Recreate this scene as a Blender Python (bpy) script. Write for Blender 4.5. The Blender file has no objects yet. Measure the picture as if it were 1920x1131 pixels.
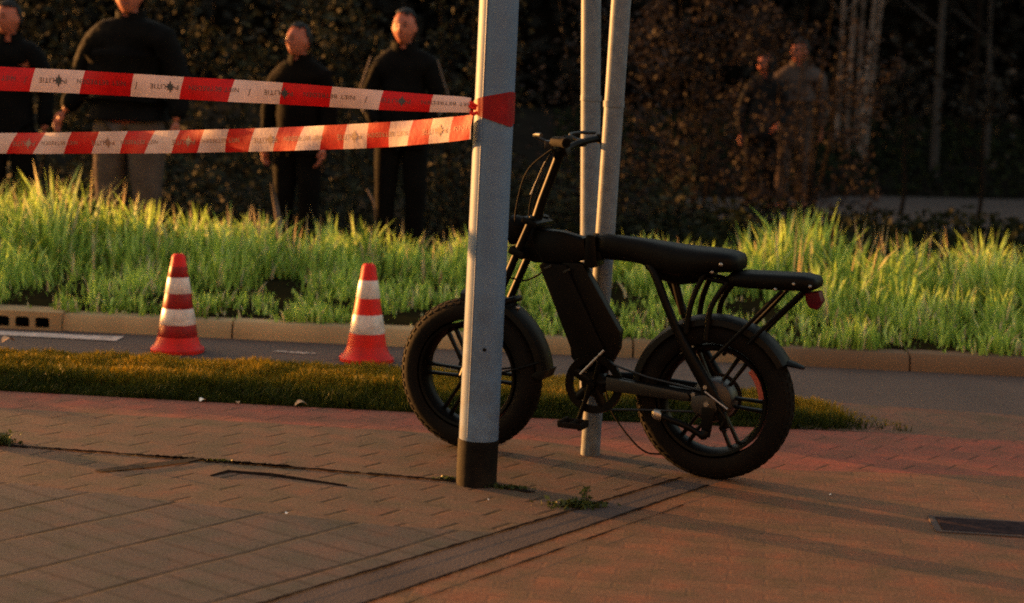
import bpy, bmesh, math, random
import numpy as np
from mathutils import Vector, Matrix, noise as mnoise

R = math.radians
PI = math.pi
random.seed(7)
rng = np.random.default_rng(11)
scene = bpy.context.scene
COL = scene.collection

# ------------------------------------------------------------------ camera
cam_data = bpy.data.cameras.new('camera')
cam_data.sensor_width = 36.0
cam_data.lens = 60.94
cam_data.clip_end = 500
cam_data.clip_start = 0.05
cam_data.dof.use_dof = True
cam_data.dof.focus_distance = 6.1
cam_data.dof.aperture_fstop = 2.3
cam = bpy.data.objects.new('camera', cam_data)
COL.objects.link(cam)
cam.matrix_world = (Matrix.Translation((0, 0, 1.39)) @ Matrix.Rotation(R(90 - 7.44), 4, 'X')
                    @ Matrix.Rotation(R(2.2), 4, 'Z'))
scene.camera = cam

# ------------------------------------------------------------------ light
SUN_EL = R(3.1)
SUN_DIR = Vector((-0.85, 0.527, 0)).normalized()       # horizontal direction towards the sun
world = bpy.data.worlds.new('World')
scene.world = world
world.use_nodes = True
wn = world.node_tree
sky = wn.nodes.new('ShaderNodeTexSky')
sky.sky_type = 'NISHITA'
sky.sun_disc = False
sky.dust_density = 4.0
sky.ozone_density = 0.4
sky.sun_elevation = SUN_EL
sky.sun_rotation = math.atan2(SUN_DIR.x, SUN_DIR.y)
bg = wn.nodes['Background']
bg.inputs['Strength'].default_value = 0.15
wn.links.new(sky.outputs[0], bg.inputs[0])
sl = bpy.data.lights.new('sun', 'SUN')
sl.energy = 3.7
sl.angle = R(0.5)
sl.color = (1.0, 0.42, 0.11)
so = bpy.data.objects.new('sun', sl)
COL.objects.link(so)
to_sun = SUN_DIR * math.cos(SUN_EL) + Vector((0, 0, math.sin(SUN_EL)))
so.rotation_euler = to_sun.to_track_quat('Z', 'Y').to_euler()
so.location = to_sun * 30
vs = scene.view_settings
vs.view_transform = 'Standard'
vs.look = 'None'
vs.exposure = 2.42
vs.gamma = 1.0
scene.cycles.use_denoising = False
scene.cycles.pixel_filter_type = 'BLACKMAN_HARRIS'
scene.cycles.filter_width = 1.9
scene.cycles.max_bounces = 6

# ------------------------------------------------------------------ helpers: properties
def tag(o, label=None, cat=None, group=None, kind=None):
    if label: o['label'] = label
    if cat: o['category'] = cat
    if group: o['group'] = group
    if kind: o['kind'] = kind
    return o

def thing(name, label, cat, loc=(0, 0, 0), rz=0.0, group=None):
    o = bpy.data.objects.new(name, None)
    o.empty_display_size = 0.1
    COL.objects.link(o)
    o.location = loc
    o.rotation_euler = (0, 0, rz)
    return tag(o, label, cat, group)

# ------------------------------------------------------------------ helpers: materials
def N(nt, t, **kw):
    n = nt.nodes.new(t)
    for k, v in kw.items():
        if k in n.inputs.keys():
            n.inputs[k].default_value = v
        else:
            setattr(n, k, v)
    return n

def c4(c): return (c[0], c[1], c[2], 1.0)

def mixc(nt, fac, a, b, mode='MIX'):
    n = nt.nodes.new('ShaderNodeMix')
    n.data_type = 'RGBA'
    n.blend_type = mode
    for sock, v in ((0, fac), (6, a), (7, b)):
        if isinstance(v, (int, float)):
            n.inputs[sock].default_value = v
        elif isinstance(v, tuple):
            n.inputs[sock].default_value = c4(v)
        else:
            nt.links.new(v, n.inputs[sock])
    return n.outputs[2]

def ramp(nt, src, stops, interp='LINEAR'):
    n = nt.nodes.new('ShaderNodeValToRGB')
    n.color_ramp.interpolation = interp
    el = n.color_ramp.elements
    while len(el) < len(stops): el.new(0.5)
    for e, (p, c) in zip(el, stops):
        e.position = p
        e.color = c4(c) if not isinstance(c, (int, float)) else (c, c, c, 1)
    nt.links.new(src, n.inputs[0])
    return n.outputs[0]

def noise_n(nt, scale, detail=4.0, rough=0.55, vec=None):
    n = N(nt, 'ShaderNodeTexNoise')
    n.inputs['Scale'].default_value = scale
    n.inputs['Detail'].default_value = detail
    n.inputs['Roughness'].default_value = rough
    if vec is None:
        tc = nt.nodes.new('ShaderNodeTexCoord')
        vec = tc.outputs['Object']
    nt.links.new(vec, n.inputs['Vector'])
    return n.outputs[0]

def bump(nt, h, strength=0.3, dist=0.01):
    n = N(nt, 'ShaderNodeBump')
    n.inputs['Strength'].default_value = strength
    n.inputs['Distance'].default_value = dist
    nt.links.new(h, n.inputs['Height'])
    return n.outputs[0]

def newmat(name):
    m = bpy.data.materials.new(name)
    m.use_nodes = True
    return m, m.node_tree, m.node_tree.nodes['Principled BSDF']

def mat(name, a, b=None, rough=0.6, metal=0.0, scale=8.0, bmp=0.15, bdist=0.004, bscale=None, spec=0.5):
    """Two-tone noise colour, noise bump."""
    m, nt, p = newmat(name)
    b = b or tuple(x * 0.7 for x in a)
    f = noise_n(nt, scale, 5.0)
    f = ramp(nt, f, [(0.35, 0.0), (0.65, 1.0)])
    nt.links.new(mixc(nt, f, a, b), p.inputs['Base Color'])
    p.inputs['Roughness'].default_value = rough
    p.inputs['Metallic'].default_value = metal
    p.inputs['Specular IOR Level'].default_value = spec
    if bmp:
        nt.links.new(bump(nt, noise_n(nt, bscale or scale * 6, 4.0), bmp, bdist), p.inputs['Normal'])
    return m

def brick_mat(name, c1, c2, mortar, rot, bw, bh, msize=0.006, dirt=(0.05, 0.04, 0.03), dirtamt=0.45, off=0.5, tick=1.0, bed=1.0):
    m, nt, p = newmat(name)
    tc = nt.nodes.new('ShaderNodeTexCoord')
    mp = nt.nodes.new('ShaderNodeMapping')
    mp.inputs['Rotation'].default_value = (0, 0, rot)
    mp.inputs['Location'].default_value = (300.0, 300.0, 0)
    nt.links.new(tc.outputs['Object'], mp.inputs['Vector'])
    # slight wander of the joints: hand-laid
    wob = N(nt, 'ShaderNodeTexNoise')
    wob.inputs['Scale'].default_value = 2.2
    nt.links.new(tc.outputs['Object'], wob.inputs['Vector'])
    va = nt.nodes.new('ShaderNodeVectorMath'); va.operation = 'SCALE'
    va.inputs['Scale'].default_value = 0.03
    nt.links.new(wob.outputs['Color'], va.inputs[0])
    vb = nt.nodes.new('ShaderNodeVectorMath'); vb.operation = 'ADD'
    nt.links.new(mp.outputs[0], vb.inputs[0]); nt.links.new(va.outputs[0], vb.inputs[1])
    br = nt.nodes.new('ShaderNodeTexBrick')
    br.offset = off
    br.inputs['Scale'].default_value = 1.0
    br.inputs['Brick Width'].default_value = bw
    br.inputs['Row Height'].default_value = bh
    br.inputs['Mortar Size'].default_value = msize
    br.inputs['Mortar Smooth'].default_value = 0.35
    br.inputs['Bias'].default_value = 0.0
    br.inputs['Color1'].default_value = c4(c1)
    br.inputs['Color2'].default_value = c4(c2)
    br.inputs['Mortar'].default_value = c4(tuple((a + b) / 2 for a, b in zip(c1, c2)))
    nt.links.new(vb.outputs[0], br.inputs['Vector'])
    b2 = nt.nodes.new('ShaderNodeTexBrick'); b2.offset = 0.0
    b2.inputs['Scale'].default_value = 1.0
    b2.inputs['Brick Width'].default_value = 5000.0
    for k_, v_ in (('Row Height', bh), ('Mortar Size', msize), ('Mortar Smooth', 0.35)): b2.inputs[k_].default_value = v_
    nt.links.new(vb.outputs[0], b2.inputs['Vector'])
    def mth(op, a, b, clamp=False):
        n_ = nt.nodes.new('ShaderNodeMath'); n_.operation = op; n_.use_clamp = clamp
        for i_, v_ in enumerate((a, b)):
            if isinstance(v_, (int, float)): n_.inputs[i_].default_value = v_
            else: nt.links.new(v_, n_.inputs[i_])
        return n_.outputs[0]
    wear = ramp(nt, noise_n(nt, 5.0, 4.0, 0.65), [(0.30, 0.35), (0.62, 1.0)])
    tk = mth('MULTIPLY', mth('SUBTRACT', br.outputs['Fac'], b2.outputs['Fac'], True), tick)
    jf = mth('MULTIPLY', mth('ADD', tk, mth('MULTIPLY', b2.outputs['Fac'], bed), True), wear)

    big = ramp(nt, noise_n(nt, 1.3, 5.0, 0.6), [(0.38, 0.0), (0.72, 1.0)])
    mm = nt.nodes.new('ShaderNodeMath'); mm.operation = 'MULTIPLY'
    mm.inputs[1].default_value = dirtamt
    nt.links.new(big, mm.inputs[0])
    col = mixc(nt, mm.outputs[0], br.outputs['Color'], dirt)
    col = mixc(nt, jf, col, mortar)
    bl = ramp(nt, noise_n(nt, 7.0, 3.0, 0.6), [(0.30, (0.72, 0.88, 0.82)), (0.5, (1.0, 1.0, 1.0)), (0.70, (1.32, 1.0, 0.93))])
    col = mixc(nt, 1.0, col, bl, 'MULTIPLY')
    fine = ramp(nt, noise_n(nt, 90.0, 6.0, 0.7), [(0.3, 0.55), (0.7, 1.38)])
    col = mixc(nt, 1.0, col, fine, 'MULTIPLY')
    nt.links.new(col, p.inputs['Base Color'])
    p.inputs['Roughness'].default_value = 0.85
    p.inputs['Specular IOR Level'].default_value = 0.12
    inv = nt.nodes.new('ShaderNodeMath'); inv.operation = 'SUBTRACT'
    inv.inputs[0].default_value = 1.0
    nt.links.new(jf, inv.inputs[1])
    h = nt.nodes.new('ShaderNodeMath'); h.operation = 'MULTIPLY_ADD'
    h.inputs[1].default_value = 0.25
    nt.links.new(noise_n(nt, 60.0, 5.0, 0.7), h.inputs[0])
    nt.links.new(inv.outputs[0], h.inputs[2])
    nt.links.new(bump(nt, h.outputs[0], 0.35, 0.004), p.inputs['Normal'])
    return m

def leaf_mat(name, stops, trans=0.4, rough=0.55, spec=0.2):
    """Leaves and blades: colour from the per-leaf random attribute, part translucent."""
    m = bpy.data.materials.new(name); m.use_nodes = True
    nt = m.node_tree; nt.nodes.clear()
    at = nt.nodes.new('ShaderNodeAttribute'); at.attribute_name = 'rnd'
    col = ramp(nt, at.outputs['Fac'], stops)
    p = nt.nodes.new('ShaderNodeBsdfPrincipled')
    p.inputs['Roughness'].default_value = rough
    p.inputs['Specular IOR Level'].default_value = spec
    nt.links.new(col, p.inputs['Base Color'])
    t = nt.nodes.new('ShaderNodeBsdfTranslucent')
    nt.links.new(col, t.inputs['Color'])
    mx = nt.nodes.new('ShaderNodeMixShader'); mx.inputs[0].default_value = trans
    nt.links.new(p.outputs[0], mx.inputs[1]); nt.links.new(t.outputs[0], mx.inputs[2])
    o = nt.nodes.new('ShaderNodeOutputMaterial')
    nt.links.new(mx.outputs[0], o.inputs[0])
    return m

M = {}
M['soil'] = mat('soil', (0.009, 0.007, 0.005), (0.005, 0.004, 0.003), 0.95, scale=3, spec=0.05)
M['asphalt'] = mat('asphalt', (0.085, 0.056, 0.046), (0.064, 0.044, 0.038), 0.85, scale=2.0, bmp=0.5, bdist=0.006, bscale=120, spec=0.15)
M['path'] = mat('path_gravel', (0.0223, 0.0096, 0.0083), (0.0157, 0.0068, 0.0060), 0.9, scale=1.5, bmp=0.5, bscale=60)
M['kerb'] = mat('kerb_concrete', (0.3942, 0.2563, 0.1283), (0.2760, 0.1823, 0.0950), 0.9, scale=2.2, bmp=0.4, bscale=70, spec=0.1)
def kerb_x_tone():  # kerb colour goes darker brown towards the right, broken up by noise
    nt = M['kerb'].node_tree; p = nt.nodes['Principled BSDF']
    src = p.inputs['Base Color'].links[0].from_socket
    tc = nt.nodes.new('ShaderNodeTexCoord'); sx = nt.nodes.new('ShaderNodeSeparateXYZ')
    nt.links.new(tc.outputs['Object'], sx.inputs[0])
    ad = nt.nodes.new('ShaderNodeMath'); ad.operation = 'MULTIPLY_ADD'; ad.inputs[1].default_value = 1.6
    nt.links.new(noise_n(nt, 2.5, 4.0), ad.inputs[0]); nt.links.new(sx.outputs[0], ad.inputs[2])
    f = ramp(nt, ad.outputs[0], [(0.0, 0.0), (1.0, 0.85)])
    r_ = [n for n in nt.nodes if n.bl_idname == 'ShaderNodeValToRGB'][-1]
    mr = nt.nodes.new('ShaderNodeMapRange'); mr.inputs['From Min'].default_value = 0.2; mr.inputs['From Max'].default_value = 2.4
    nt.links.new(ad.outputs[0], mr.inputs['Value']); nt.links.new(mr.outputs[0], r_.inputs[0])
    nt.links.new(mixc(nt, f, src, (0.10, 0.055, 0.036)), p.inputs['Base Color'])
kerb_x_tone()
M['gutter'] = mat('band_concrete', (0.0728, 0.0540, 0.0496), (0.0532, 0.0405, 0.0384), 0.9, scale=4, bmp=0.4, bscale=90, spec=0.1)
M['joint'] = mat('joint_soil', (0.0204, 0.0153, 0.0128), (0.0102, 0.0077, 0.0077), 0.95, scale=14, spec=0.0)
M['paint'] = mat('road_paint', (0.50, 0.38, 0.33), (0.28, 0.21, 0.18), 0.8, scale=14, bmp=0.2)
M['tile'] = brick_mat('paving_tiles', (0.0804, 0.0618, 0.0543), (0.0648, 0.0516, 0.0476), (0.0106, 0.0087, 0.0080), R(-53), 0.105, 0.285, 0.012, (0.0525, 0.0457, 0.0391), 0.45, 0.0, 0.38, 1.0)
M['brick_brown'] = brick_mat('brown_pavers', (0.1164, 0.0706, 0.0481), (0.0931, 0.0592, 0.0414), (0.0240, 0.0166, 0.0117), R(36), 0.235, 0.117, 0.011, (0.0815, 0.0526, 0.0374), 0.45, 0.5, 1, 0.16)
M['brick_red'] = brick_mat('red_pavers', (0.2035, 0.0638, 0.0440), (0.1650, 0.0572, 0.0407), (0.0605, 0.0286, 0.0198), R(36), 0.235, 0.117, 0.008, (0.1430, 0.0638, 0.0440), 0.45, 0.5, 0.9, 0.16)
M['brick_orange'] = brick_mat('orange_pavers', (0.1571, 0.0788, 0.0431), (0.1204, 0.0616, 0.0363), (0.0891, 0.0475, 0.0307), R(8), 0.21, 0.072, 0.006, (0.1027, 0.0594, 0.0408), 0.6, 0.5, 0.25, 0.5)
M['apron'] = brick_mat('apron_pavers', (0.135, 0.074, 0.049), (0.112, 0.062, 0.042), (0.06, 0.034, 0.025), R(36), 0.235, 0.117, 0.006, (0.085, 0.051, 0.036), 0.45, 0.5, 0.6, 0.15)
M['pole'] = mat('blue_grey_paint', (0.0908, 0.1464, 0.2394), (0.0754, 0.1224, 0.2033), 0.5, 0.0, scale=6, bmp=0.08, bscale=40, spec=0.10)
M['galv'] = mat('galvanised_steel', (0.1133, 0.1392, 0.1758), (0.0850, 0.1038, 0.1326), 0.5, 0.0, scale=30, bmp=0.1, bscale=120, spec=0.10)
M['blackband'] = mat('black_bitumen_paint', (0.0035, 0.003, 0.003), (0.007, 0.006, 0.0055), 0.75, scale=10, bmp=0.3, spec=0.08)
M['bikeblack'] = mat('matte_black_paint', (0.0013, 0.0012, 0.0012), (0.0024, 0.0019, 0.0018), 0.42, scale=14, bmp=0.05, spec=0.07)
M['bikesatin'] = mat('satin_black_alloy', (0.0033, 0.0027, 0.0025), (0.0021, 0.0019, 0.0016), 0.38, 0.0, scale=14, bmp=0.05, spec=0.07)
M['battery'] = mat('battery_plastic', (0.0015, 0.0011, 0.0011), (0.0024, 0.0018, 0.0016), 0.6, scale=20, bmp=0.1, spec=0.07)
M['tyre'] = mat('dusty_rubber', (0.0027, 0.0022, 0.0019), (0.0054, 0.0039, 0.0030), 0.85, scale=7, bmp=0.3, bscale=60, spec=0.10)
M['fender'] = mat('fender_plastic', (0.0017, 0.0015, 0.0013), (0.0029, 0.0024, 0.0021), 0.5, scale=10, bmp=0.03, spec=0.10)
M['saddle'] = mat('saddle_vinyl', (0.0015, 0.0013, 0.0012), (0.0027, 0.0021, 0.0018), 0.5, scale=18, bmp=0.12, bscale=150, spec=0.07)
M['metal'] = mat('bare_metal', (0.3150, 0.2850, 0.2550), (0.2250, 0.2025, 0.1800), 0.35, 0.8, scale=30, bmp=0.05)
M['motor'] = mat('motor_casing', (0.0149, 0.0116, 0.0106), (0.0099, 0.0079, 0.0073), 0.45, 0.2, scale=20, bmp=0.05)
M['darkmetal'] = mat('dark_metal', (0.0060, 0.0051, 0.0045), (0.0036, 0.0030, 0.0027), 0.45, 0.3, scale=20, bmp=0.05)
M['redlens'] = mat('red_lens', (0.060, 0.0030, 0.010), (0.040, 0.0022, 0.007), 0.45, scale=40, bmp=0.1, spec=0.1)
M['redsticker'] = mat('red_rim_sticker', (0.2100, 0.0300, 0.0150), (0.1500, 0.0200, 0.0100), 0.5, scale=30, bmp=0)
M['conered'] = mat('cone_red_plastic', (0.60, 0.012, 0.008), (0.50, 0.010, 0.007), 0.5, scale=12, bmp=0.05, spec=0.15)
M['conesleeve'] = mat('cone_dark_sleeve', (0.26, 0.008, 0.010), (0.20, 0.007, 0.009), 0.45, scale=12, bmp=0.05, spec=0.15)
M['conewhite'] = mat('cone_reflective_white', (0.62, 0.52, 0.50), (0.52, 0.43, 0.41), 0.35, scale=25, bmp=0.1)
M['ink'] = mat('printed_ink', (0.02, 0.016, 0.016), (0.035, 0.028, 0.028), 0.6, scale=80, bmp=0)
M['fadedink'] = mat('faded_ink', (0.22, 0.11, 0.085), (0.15, 0.08, 0.06), 0.6, scale=80, bmp=0)
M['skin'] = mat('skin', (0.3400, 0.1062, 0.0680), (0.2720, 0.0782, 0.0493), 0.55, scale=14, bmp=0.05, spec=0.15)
M['hair'] = mat('dark_hair', (0.006, 0.0045, 0.004), (0.010, 0.007, 0.005), 0.6, scale=60, bmp=0.5, spec=0.15)
M['eyes'] = mat('eye_dark', (0.02, 0.012, 0.01), None, 0.3, bmp=0)
M['lips'] = mat('lips', (0.26, 0.075, 0.06), None, 0.5, bmp=0)
M['jacketblack'] = mat('black_jacket', (0.0022, 0.0018, 0.0018), (0.0038, 0.0031, 0.0031), 0.85, scale=12, bmp=0.5, bdist=0.02, bscale=14, spec=0.06)
M['jacketbrown'] = mat('dark_brown_jacket', (0.0036, 0.0020, 0.0016), (0.0024, 0.0016, 0.0012), 0.9, scale=12, bmp=0.5, bdist=0.02, bscale=14, spec=0.06)
M['jacketgrey'] = mat('grey_blue_jacket', (0.0104, 0.0104, 0.0116), (0.0064, 0.0064, 0.0076), 0.9, scale=12, bmp=0.5, bdist=0.02, bscale=14, spec=0.06)
M['coatgrey'] = mat('grey_coat', (0.0630, 0.0441, 0.0399), (0.0368, 0.0273, 0.0242), 0.9, scale=5, bmp=0.5, bdist=0.02, bscale=14, spec=0.06)
M['trousersgrey'] = mat('pale_grey_trousers', (0.075, 0.055, 0.05), (0.055, 0.04, 0.036), 0.9, scale=9, bmp=0.6, bdist=0.02, bscale=14, spec=0.05)
M['trousersdark'] = mat('dark_trousers', (0.0024, 0.0020, 0.0020), (0.0038, 0.0031, 0.0029), 0.9, scale=9, bmp=0.5, bdist=0.02, bscale=14, spec=0.06)
M['piping'] = mat('pale_piping', (0.16, 0.12, 0.105), (0.11, 0.085, 0.075), 0.7, scale=30, bmp=0, spec=0.1)
M['shoes'] = mat('dark_shoes', (0.015, 0.013, 0.012), None, 0.5)
M['bark'] = mat('dark_bark', (0.0108, 0.0066, 0.0048), (0.0060, 0.0042, 0.0030), 0.9, scale=9, bmp=0.8, bdist=0.02, bscale=30, spec=0.07)
M['palebark'] = mat('pale_bark', (0.1600, 0.1200, 0.1080), (0.0280, 0.0200, 0.0160), 0.85, scale=7, bmp=0.5, bdist=0.01, bscale=25, spec=0.1)
M['greybark'] = mat('grey_bark', (0.0350, 0.0301, 0.0294), (0.0224, 0.0189, 0.0182), 0.9, scale=9, bmp=0.5, bdist=0.01, bscale=25, spec=0.07)
M['litter'] = mat('dry_leaf', (0.42, 0.24, 0.12), (0.30, 0.15, 0.07), 0.7, scale=40, bmp=0.2)
M['paper'] = mat('white_paper', (0.75, 0.70, 0.66), (0.6, 0.55, 0.5), 0.7, scale=40, bmp=0.1)
M['coverplate'] = mat('cast_iron_cover', (0.0352, 0.0264, 0.0286), (0.0220, 0.0176, 0.0198), 0.9, 0.0, scale=25, bmp=0.6, bscale=60, spec=0.0)
M['grass'] = leaf_mat('tall_grass', [(0.0, (0.0571, 0.0871, 0.0171)), (0.25, (0.1766, 0.2903, 0.0400)), (0.65, (0.3636, 0.5225, 0.0855)), (0.90, (0.5194, 0.6619, 0.1996)), (0.96, (0.5194, 0.4644, 0.2566)), (1.0, (0.4155, 0.3019, 0.1711))], 0.45)
M['shortgrass'] = leaf_mat('short_grass', [(0.0, (0.020, 0.028, 0.004)), (0.35, (0.07, 0.072, 0.007)), (0.75, (0.24, 0.155, 0.012)), (1.0, (0.34, 0.21, 0.03))], 0.3, spec=0.05)
M['weed'] = leaf_mat('weed_leaf', [(0.0, (0.025, 0.035, 0.012)), (1.0, (0.055, 0.075, 0.02))], 0.3)
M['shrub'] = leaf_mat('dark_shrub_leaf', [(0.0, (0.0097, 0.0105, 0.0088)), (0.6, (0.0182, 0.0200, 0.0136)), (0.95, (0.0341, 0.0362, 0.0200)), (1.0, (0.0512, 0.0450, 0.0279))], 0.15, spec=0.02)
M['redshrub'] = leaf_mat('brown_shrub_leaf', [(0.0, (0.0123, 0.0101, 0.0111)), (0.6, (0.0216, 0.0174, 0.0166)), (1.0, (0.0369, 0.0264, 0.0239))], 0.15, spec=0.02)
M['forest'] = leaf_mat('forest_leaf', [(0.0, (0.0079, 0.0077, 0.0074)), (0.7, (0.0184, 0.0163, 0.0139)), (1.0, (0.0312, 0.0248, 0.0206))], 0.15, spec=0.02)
M['ivy'] = leaf_mat('ivy_leaf', [(0.0, (0.0051, 0.0066, 0.0041)), (0.7, (0.0121, 0.0162, 0.0070)), (1.0, (0.0221, 0.0228, 0.0097))], 0.2, spec=0.02)

def tape_mat():
    """Barrier tape: stripes run along the UV's u (metres)."""
    m, nt, p = newmat('barrier_tape_film')
    uv = nt.nodes.new('ShaderNodeUVMap'); uv.uv_map = 'UVMap'
    sx = nt.nodes.new('ShaderNodeSeparateXYZ'); nt.links.new(uv.outputs[0], sx.inputs[0])
    fr = nt.nodes.new('ShaderNodeMath'); fr.operation = 'FRACT'
    nt.links.new(sx.outputs[0], fr.inputs[0])
    red = ramp(nt, noise_n(nt, 25.0, 4), [(0.3, (0.42, 0.006, 0.008)), (0.7, (0.52, 0.008, 0.010))])
    wht = ramp(nt, noise_n(nt, 18.0, 4), [(0.3, (0.56, 0.42, 0.40)), (0.7, (0.64, 0.49, 0.47))])
    st = ramp(nt, fr.outputs[0], [(0.0, 0.0), (0.5, 1.0)], 'CONSTANT')
    col = mixc(nt, st, red, wht)
    nt.links.new(col, p.inputs['Base Color'])
    p.inputs['Roughness'].default_value = 0.45
    p.inputs['Specular IOR Level'].default_value = 0.2
    t = nt.nodes.new('ShaderNodeBsdfTranslucent'); nt.links.new(col, t.inputs[0])
    mx = nt.nodes.new('ShaderNodeMixShader'); mx.inputs[0].default_value = 0.25
    nt.links.new(p.outputs[0], mx.inputs[1]); nt.links.new(t.outputs[0], mx.inputs[2])
    nt.links.new(mx.outputs[0], nt.nodes['Material Output'].inputs[0])
    nt.links.new(bump(nt, noise_n(nt, 14.0, 3), 0.25, 0.01), p.inputs['Normal'])
    return m
M['tape'] = tape_mat()

def grime(key, dirt, z0, z1, amount, scale=9.0):
    """Splash dirt: thickest at the foot, broken up by noise, plus scattered scuffs."""
    nt = M[key].node_tree; p = nt.nodes['Principled BSDF']
    src = p.inputs['Base Color'].links[0].from_socket
    tc = nt.nodes.new('ShaderNodeTexCoord'); sx = nt.nodes.new('ShaderNodeSeparateXYZ')
    nt.links.new(tc.outputs['Object'], sx.inputs[0])
    mr = nt.nodes.new('ShaderNodeMapRange')
    mr.inputs['From Min'].default_value = z0; mr.inputs['From Max'].default_value = z1
    mr.inputs['To Min'].default_value = 0.75; mr.inputs['To Max'].default_value = 0.22
    nt.links.new(sx.outputs[2], mr.inputs['Value'])
    nz = ramp(nt, noise_n(nt, scale, 6.0, 0.72), [(0.42, 0.0), (0.66, 1.0)])
    mu = nt.nodes.new('ShaderNodeMath'); mu.operation = 'MULTIPLY'
    nt.links.new(nz, mu.inputs[0]); nt.links.new(mr.outputs[0], mu.inputs[1])
    m2 = nt.nodes.new('ShaderNodeMath'); m2.operation = 'MULTIPLY'; m2.inputs[1].default_value = amount
    nt.links.new(mu.outputs[0], m2.inputs[0])
    nt.links.new(mixc(nt, m2.outputs[0], src, dirt), p.inputs['Base Color'])
grime('pole', (0.05, 0.04, 0.032), 0.15, 0.75, 0.75, 11.0)
grime('galv', (0.05, 0.04, 0.032), 0.0, 0.5, 0.7, 14.0)
grime('conered', (0.12, 0.03, 0.022), 0.0, 0.10, 0.7, 22.0)
grime('conewhite', (0.20, 0.14, 0.12), 0.0, 0.5, 0.8, 26.0)
grime('conesleeve', (0.08, 0.02, 0.018), 0.0, 0.5, 0.7, 26.0)
grime('blackband', (0.02, 0.015, 0.011), 0.0, 0.10, 0.7, 14.0)

# ------------------------------------------------------------------ helpers: geometry
def obj(name, bm, m, parent=None, smooth=40, mats=None):
    me = bpy.data.meshes.new(name)
    bmesh.ops.recalc_face_normals(bm, faces=bm.faces)
    bm.to_mesh(me); bm.free()
    for x in (mats or [m]): me.materials.append(x)
    if smooth:
        me.polygons.foreach_set('use_smooth', [True] * len(me.polygons))
        me.set_sharp_from_angle(angle=R(smooth))
    o = bpy.data.objects.new(name, me)
    COL.objects.link(o)
    if parent: o.parent = parent
    return o

def frame_at(t):
    t = t.normalized()
    up = Vector((0, 0, 1)) if abs(t.z) < 0.95 else Vector((0, 1, 0))
    a = t.cross(up).normalized()
    return a, a.cross(t).normalized()

def tube(bm, pts, r, segs=12, caps=True, flat=1.0):
    pts = [Vector(p) for p in pts]
    rs = r if isinstance(r, (list, tuple)) else [r] * len(pts)
    rings = []
    a = b = None
    for i, p in enumerate(pts):
        t = (pts[min(i + 1, len(pts) - 1)] - pts[max(i - 1, 0)])
        if a is None:
            a, b = frame_at(t)
        else:
            t.normalize()
            a = (a - t * a.dot(t)).normalized()
            b = a.cross(t).normalized()
        rings.append([bm.verts.new(p + (a * math.cos(2 * PI * k / segs) * flat + b * math.sin(2 * PI * k / segs)) * rs[i]) for k in range(segs)])
    for q, w in zip(rings, rings[1:]):
        for k in range(segs):
            bm.faces.new((q[k], q[(k + 1) % segs], w[(k + 1) % segs], w[k]))
    if caps:
        bm.faces.new(rings[0][::-1]); bm.faces.new(rings[-1])

def smoothpath(pts, n=6):
    """Catmull-Rom through the points."""
    P = [Vector(p) for p in pts]
    P = [P[0] * 2 - P[1]] + P + [P[-1] * 2 - P[-2]]
    out = []
    for i in range(1, len(P) - 2):
        for k in range(n):
            t = k / n
            out.append(0.5 * ((2 * P[i]) + (P[i + 1] - P[i - 1]) * t + (2 * P[i - 1] - 5 * P[i] + 4 * P[i + 1] - P[i + 2]) * t * t
                              + (3 * P[i] - P[i - 1] - 3 * P[i + 1] + P[i + 2]) * t ** 3))
    out.append(P[-2])
    return out

def box(bm, c, s, rot=None, bev=0.0):
    m = Matrix.Translation(c)
    if rot is not None: m = m @ rot
    r = bmesh.ops.create_cube(bm, size=1.0, matrix=m @ Matrix.Diagonal((s[0], s[1], s[2], 1)))
    if bev:
        es = {e for v in r['verts'] for e in v.link_edges}
        bmesh.ops.bevel(bm, geom=list(es), offset=bev, segments=2, affect='EDGES', profile=0.6)

def prism(bm, poly, y0, y1, bev=0.008):
    """Polygon in x-z, extruded over y, bevelled."""
    va = [bm.verts.new((x, y0, z)) for x, z in poly]
    vb = [bm.verts.new((x, y1, z)) for x, z in poly]
    n = len(poly)
    fs = [bm.faces.new(va), bm.faces.new(vb[::-1])]
    for i in range(n):
        fs.append(bm.faces.new((va[i], vb[i], vb[(i + 1) % n], va[(i + 1) % n])))
    if bev:
        es = {e for f in fs for e in f.edges}
        bmesh.ops.bevel(bm, geom=list(es), offset=bev, segments=2, affect='EDGES', profile=0.6)

def lathe(bm, prof, axis='Z', segs=32, closed=False, arc=None):
    """Profile of (radius, height)."""
    rings = []
    n = segs if arc is None else segs + 1
    for r, h in prof:
        ring = []
        for k in range(n):
            a = 2 * PI * k / segs if arc is None else arc[0] + (arc[1] - arc[0]) * k / segs
            c, s = math.cos(a) * r, math.sin(a) * r
            ring.append(bm.verts.new((c, s, h) if axis == 'Z' else (c, h, s)))
        rings.append(ring)
    pairs = list(zip(rings, rings[1:]))
    if closed: pairs.append((rings[-1], rings[0]))
    for q, w in pairs:
        for k in range(segs if arc is None else segs):
            k2 = (k + 1) % n
            bm.faces.new((q[k], q[k2], w[k2], w[k]))
    return rings

def loft(bm, secs, segs=16, axis='X', power=0.7):
    """Superellipse sections (s, centre a, centre b, half a, half b) along an axis."""
    rings = []
    for s, ca, cb, ha, hb in secs:
        ring = []
        for k in range(segs):
            a = 2 * PI * k / segs
            c, q = math.cos(a), math.sin(a)
            c = math.copysign(abs(c) ** power, c); q = math.copysign(abs(q) ** power, q)
            ring.append(bm.verts.new((s, ca + ha * c, cb + hb * q) if axis == 'X' else (ca + ha * c, cb + hb * q, s)))
        rings.append(ring)
    for q, w in zip(rings, rings[1:]):
        for k in range(segs):
            bm.faces.new((q[k], q[(k + 1) % segs], w[(k + 1) % segs], w[k]))
    bm.faces.new(rings[0][::-1]); bm.faces.new(rings[-1])

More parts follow.
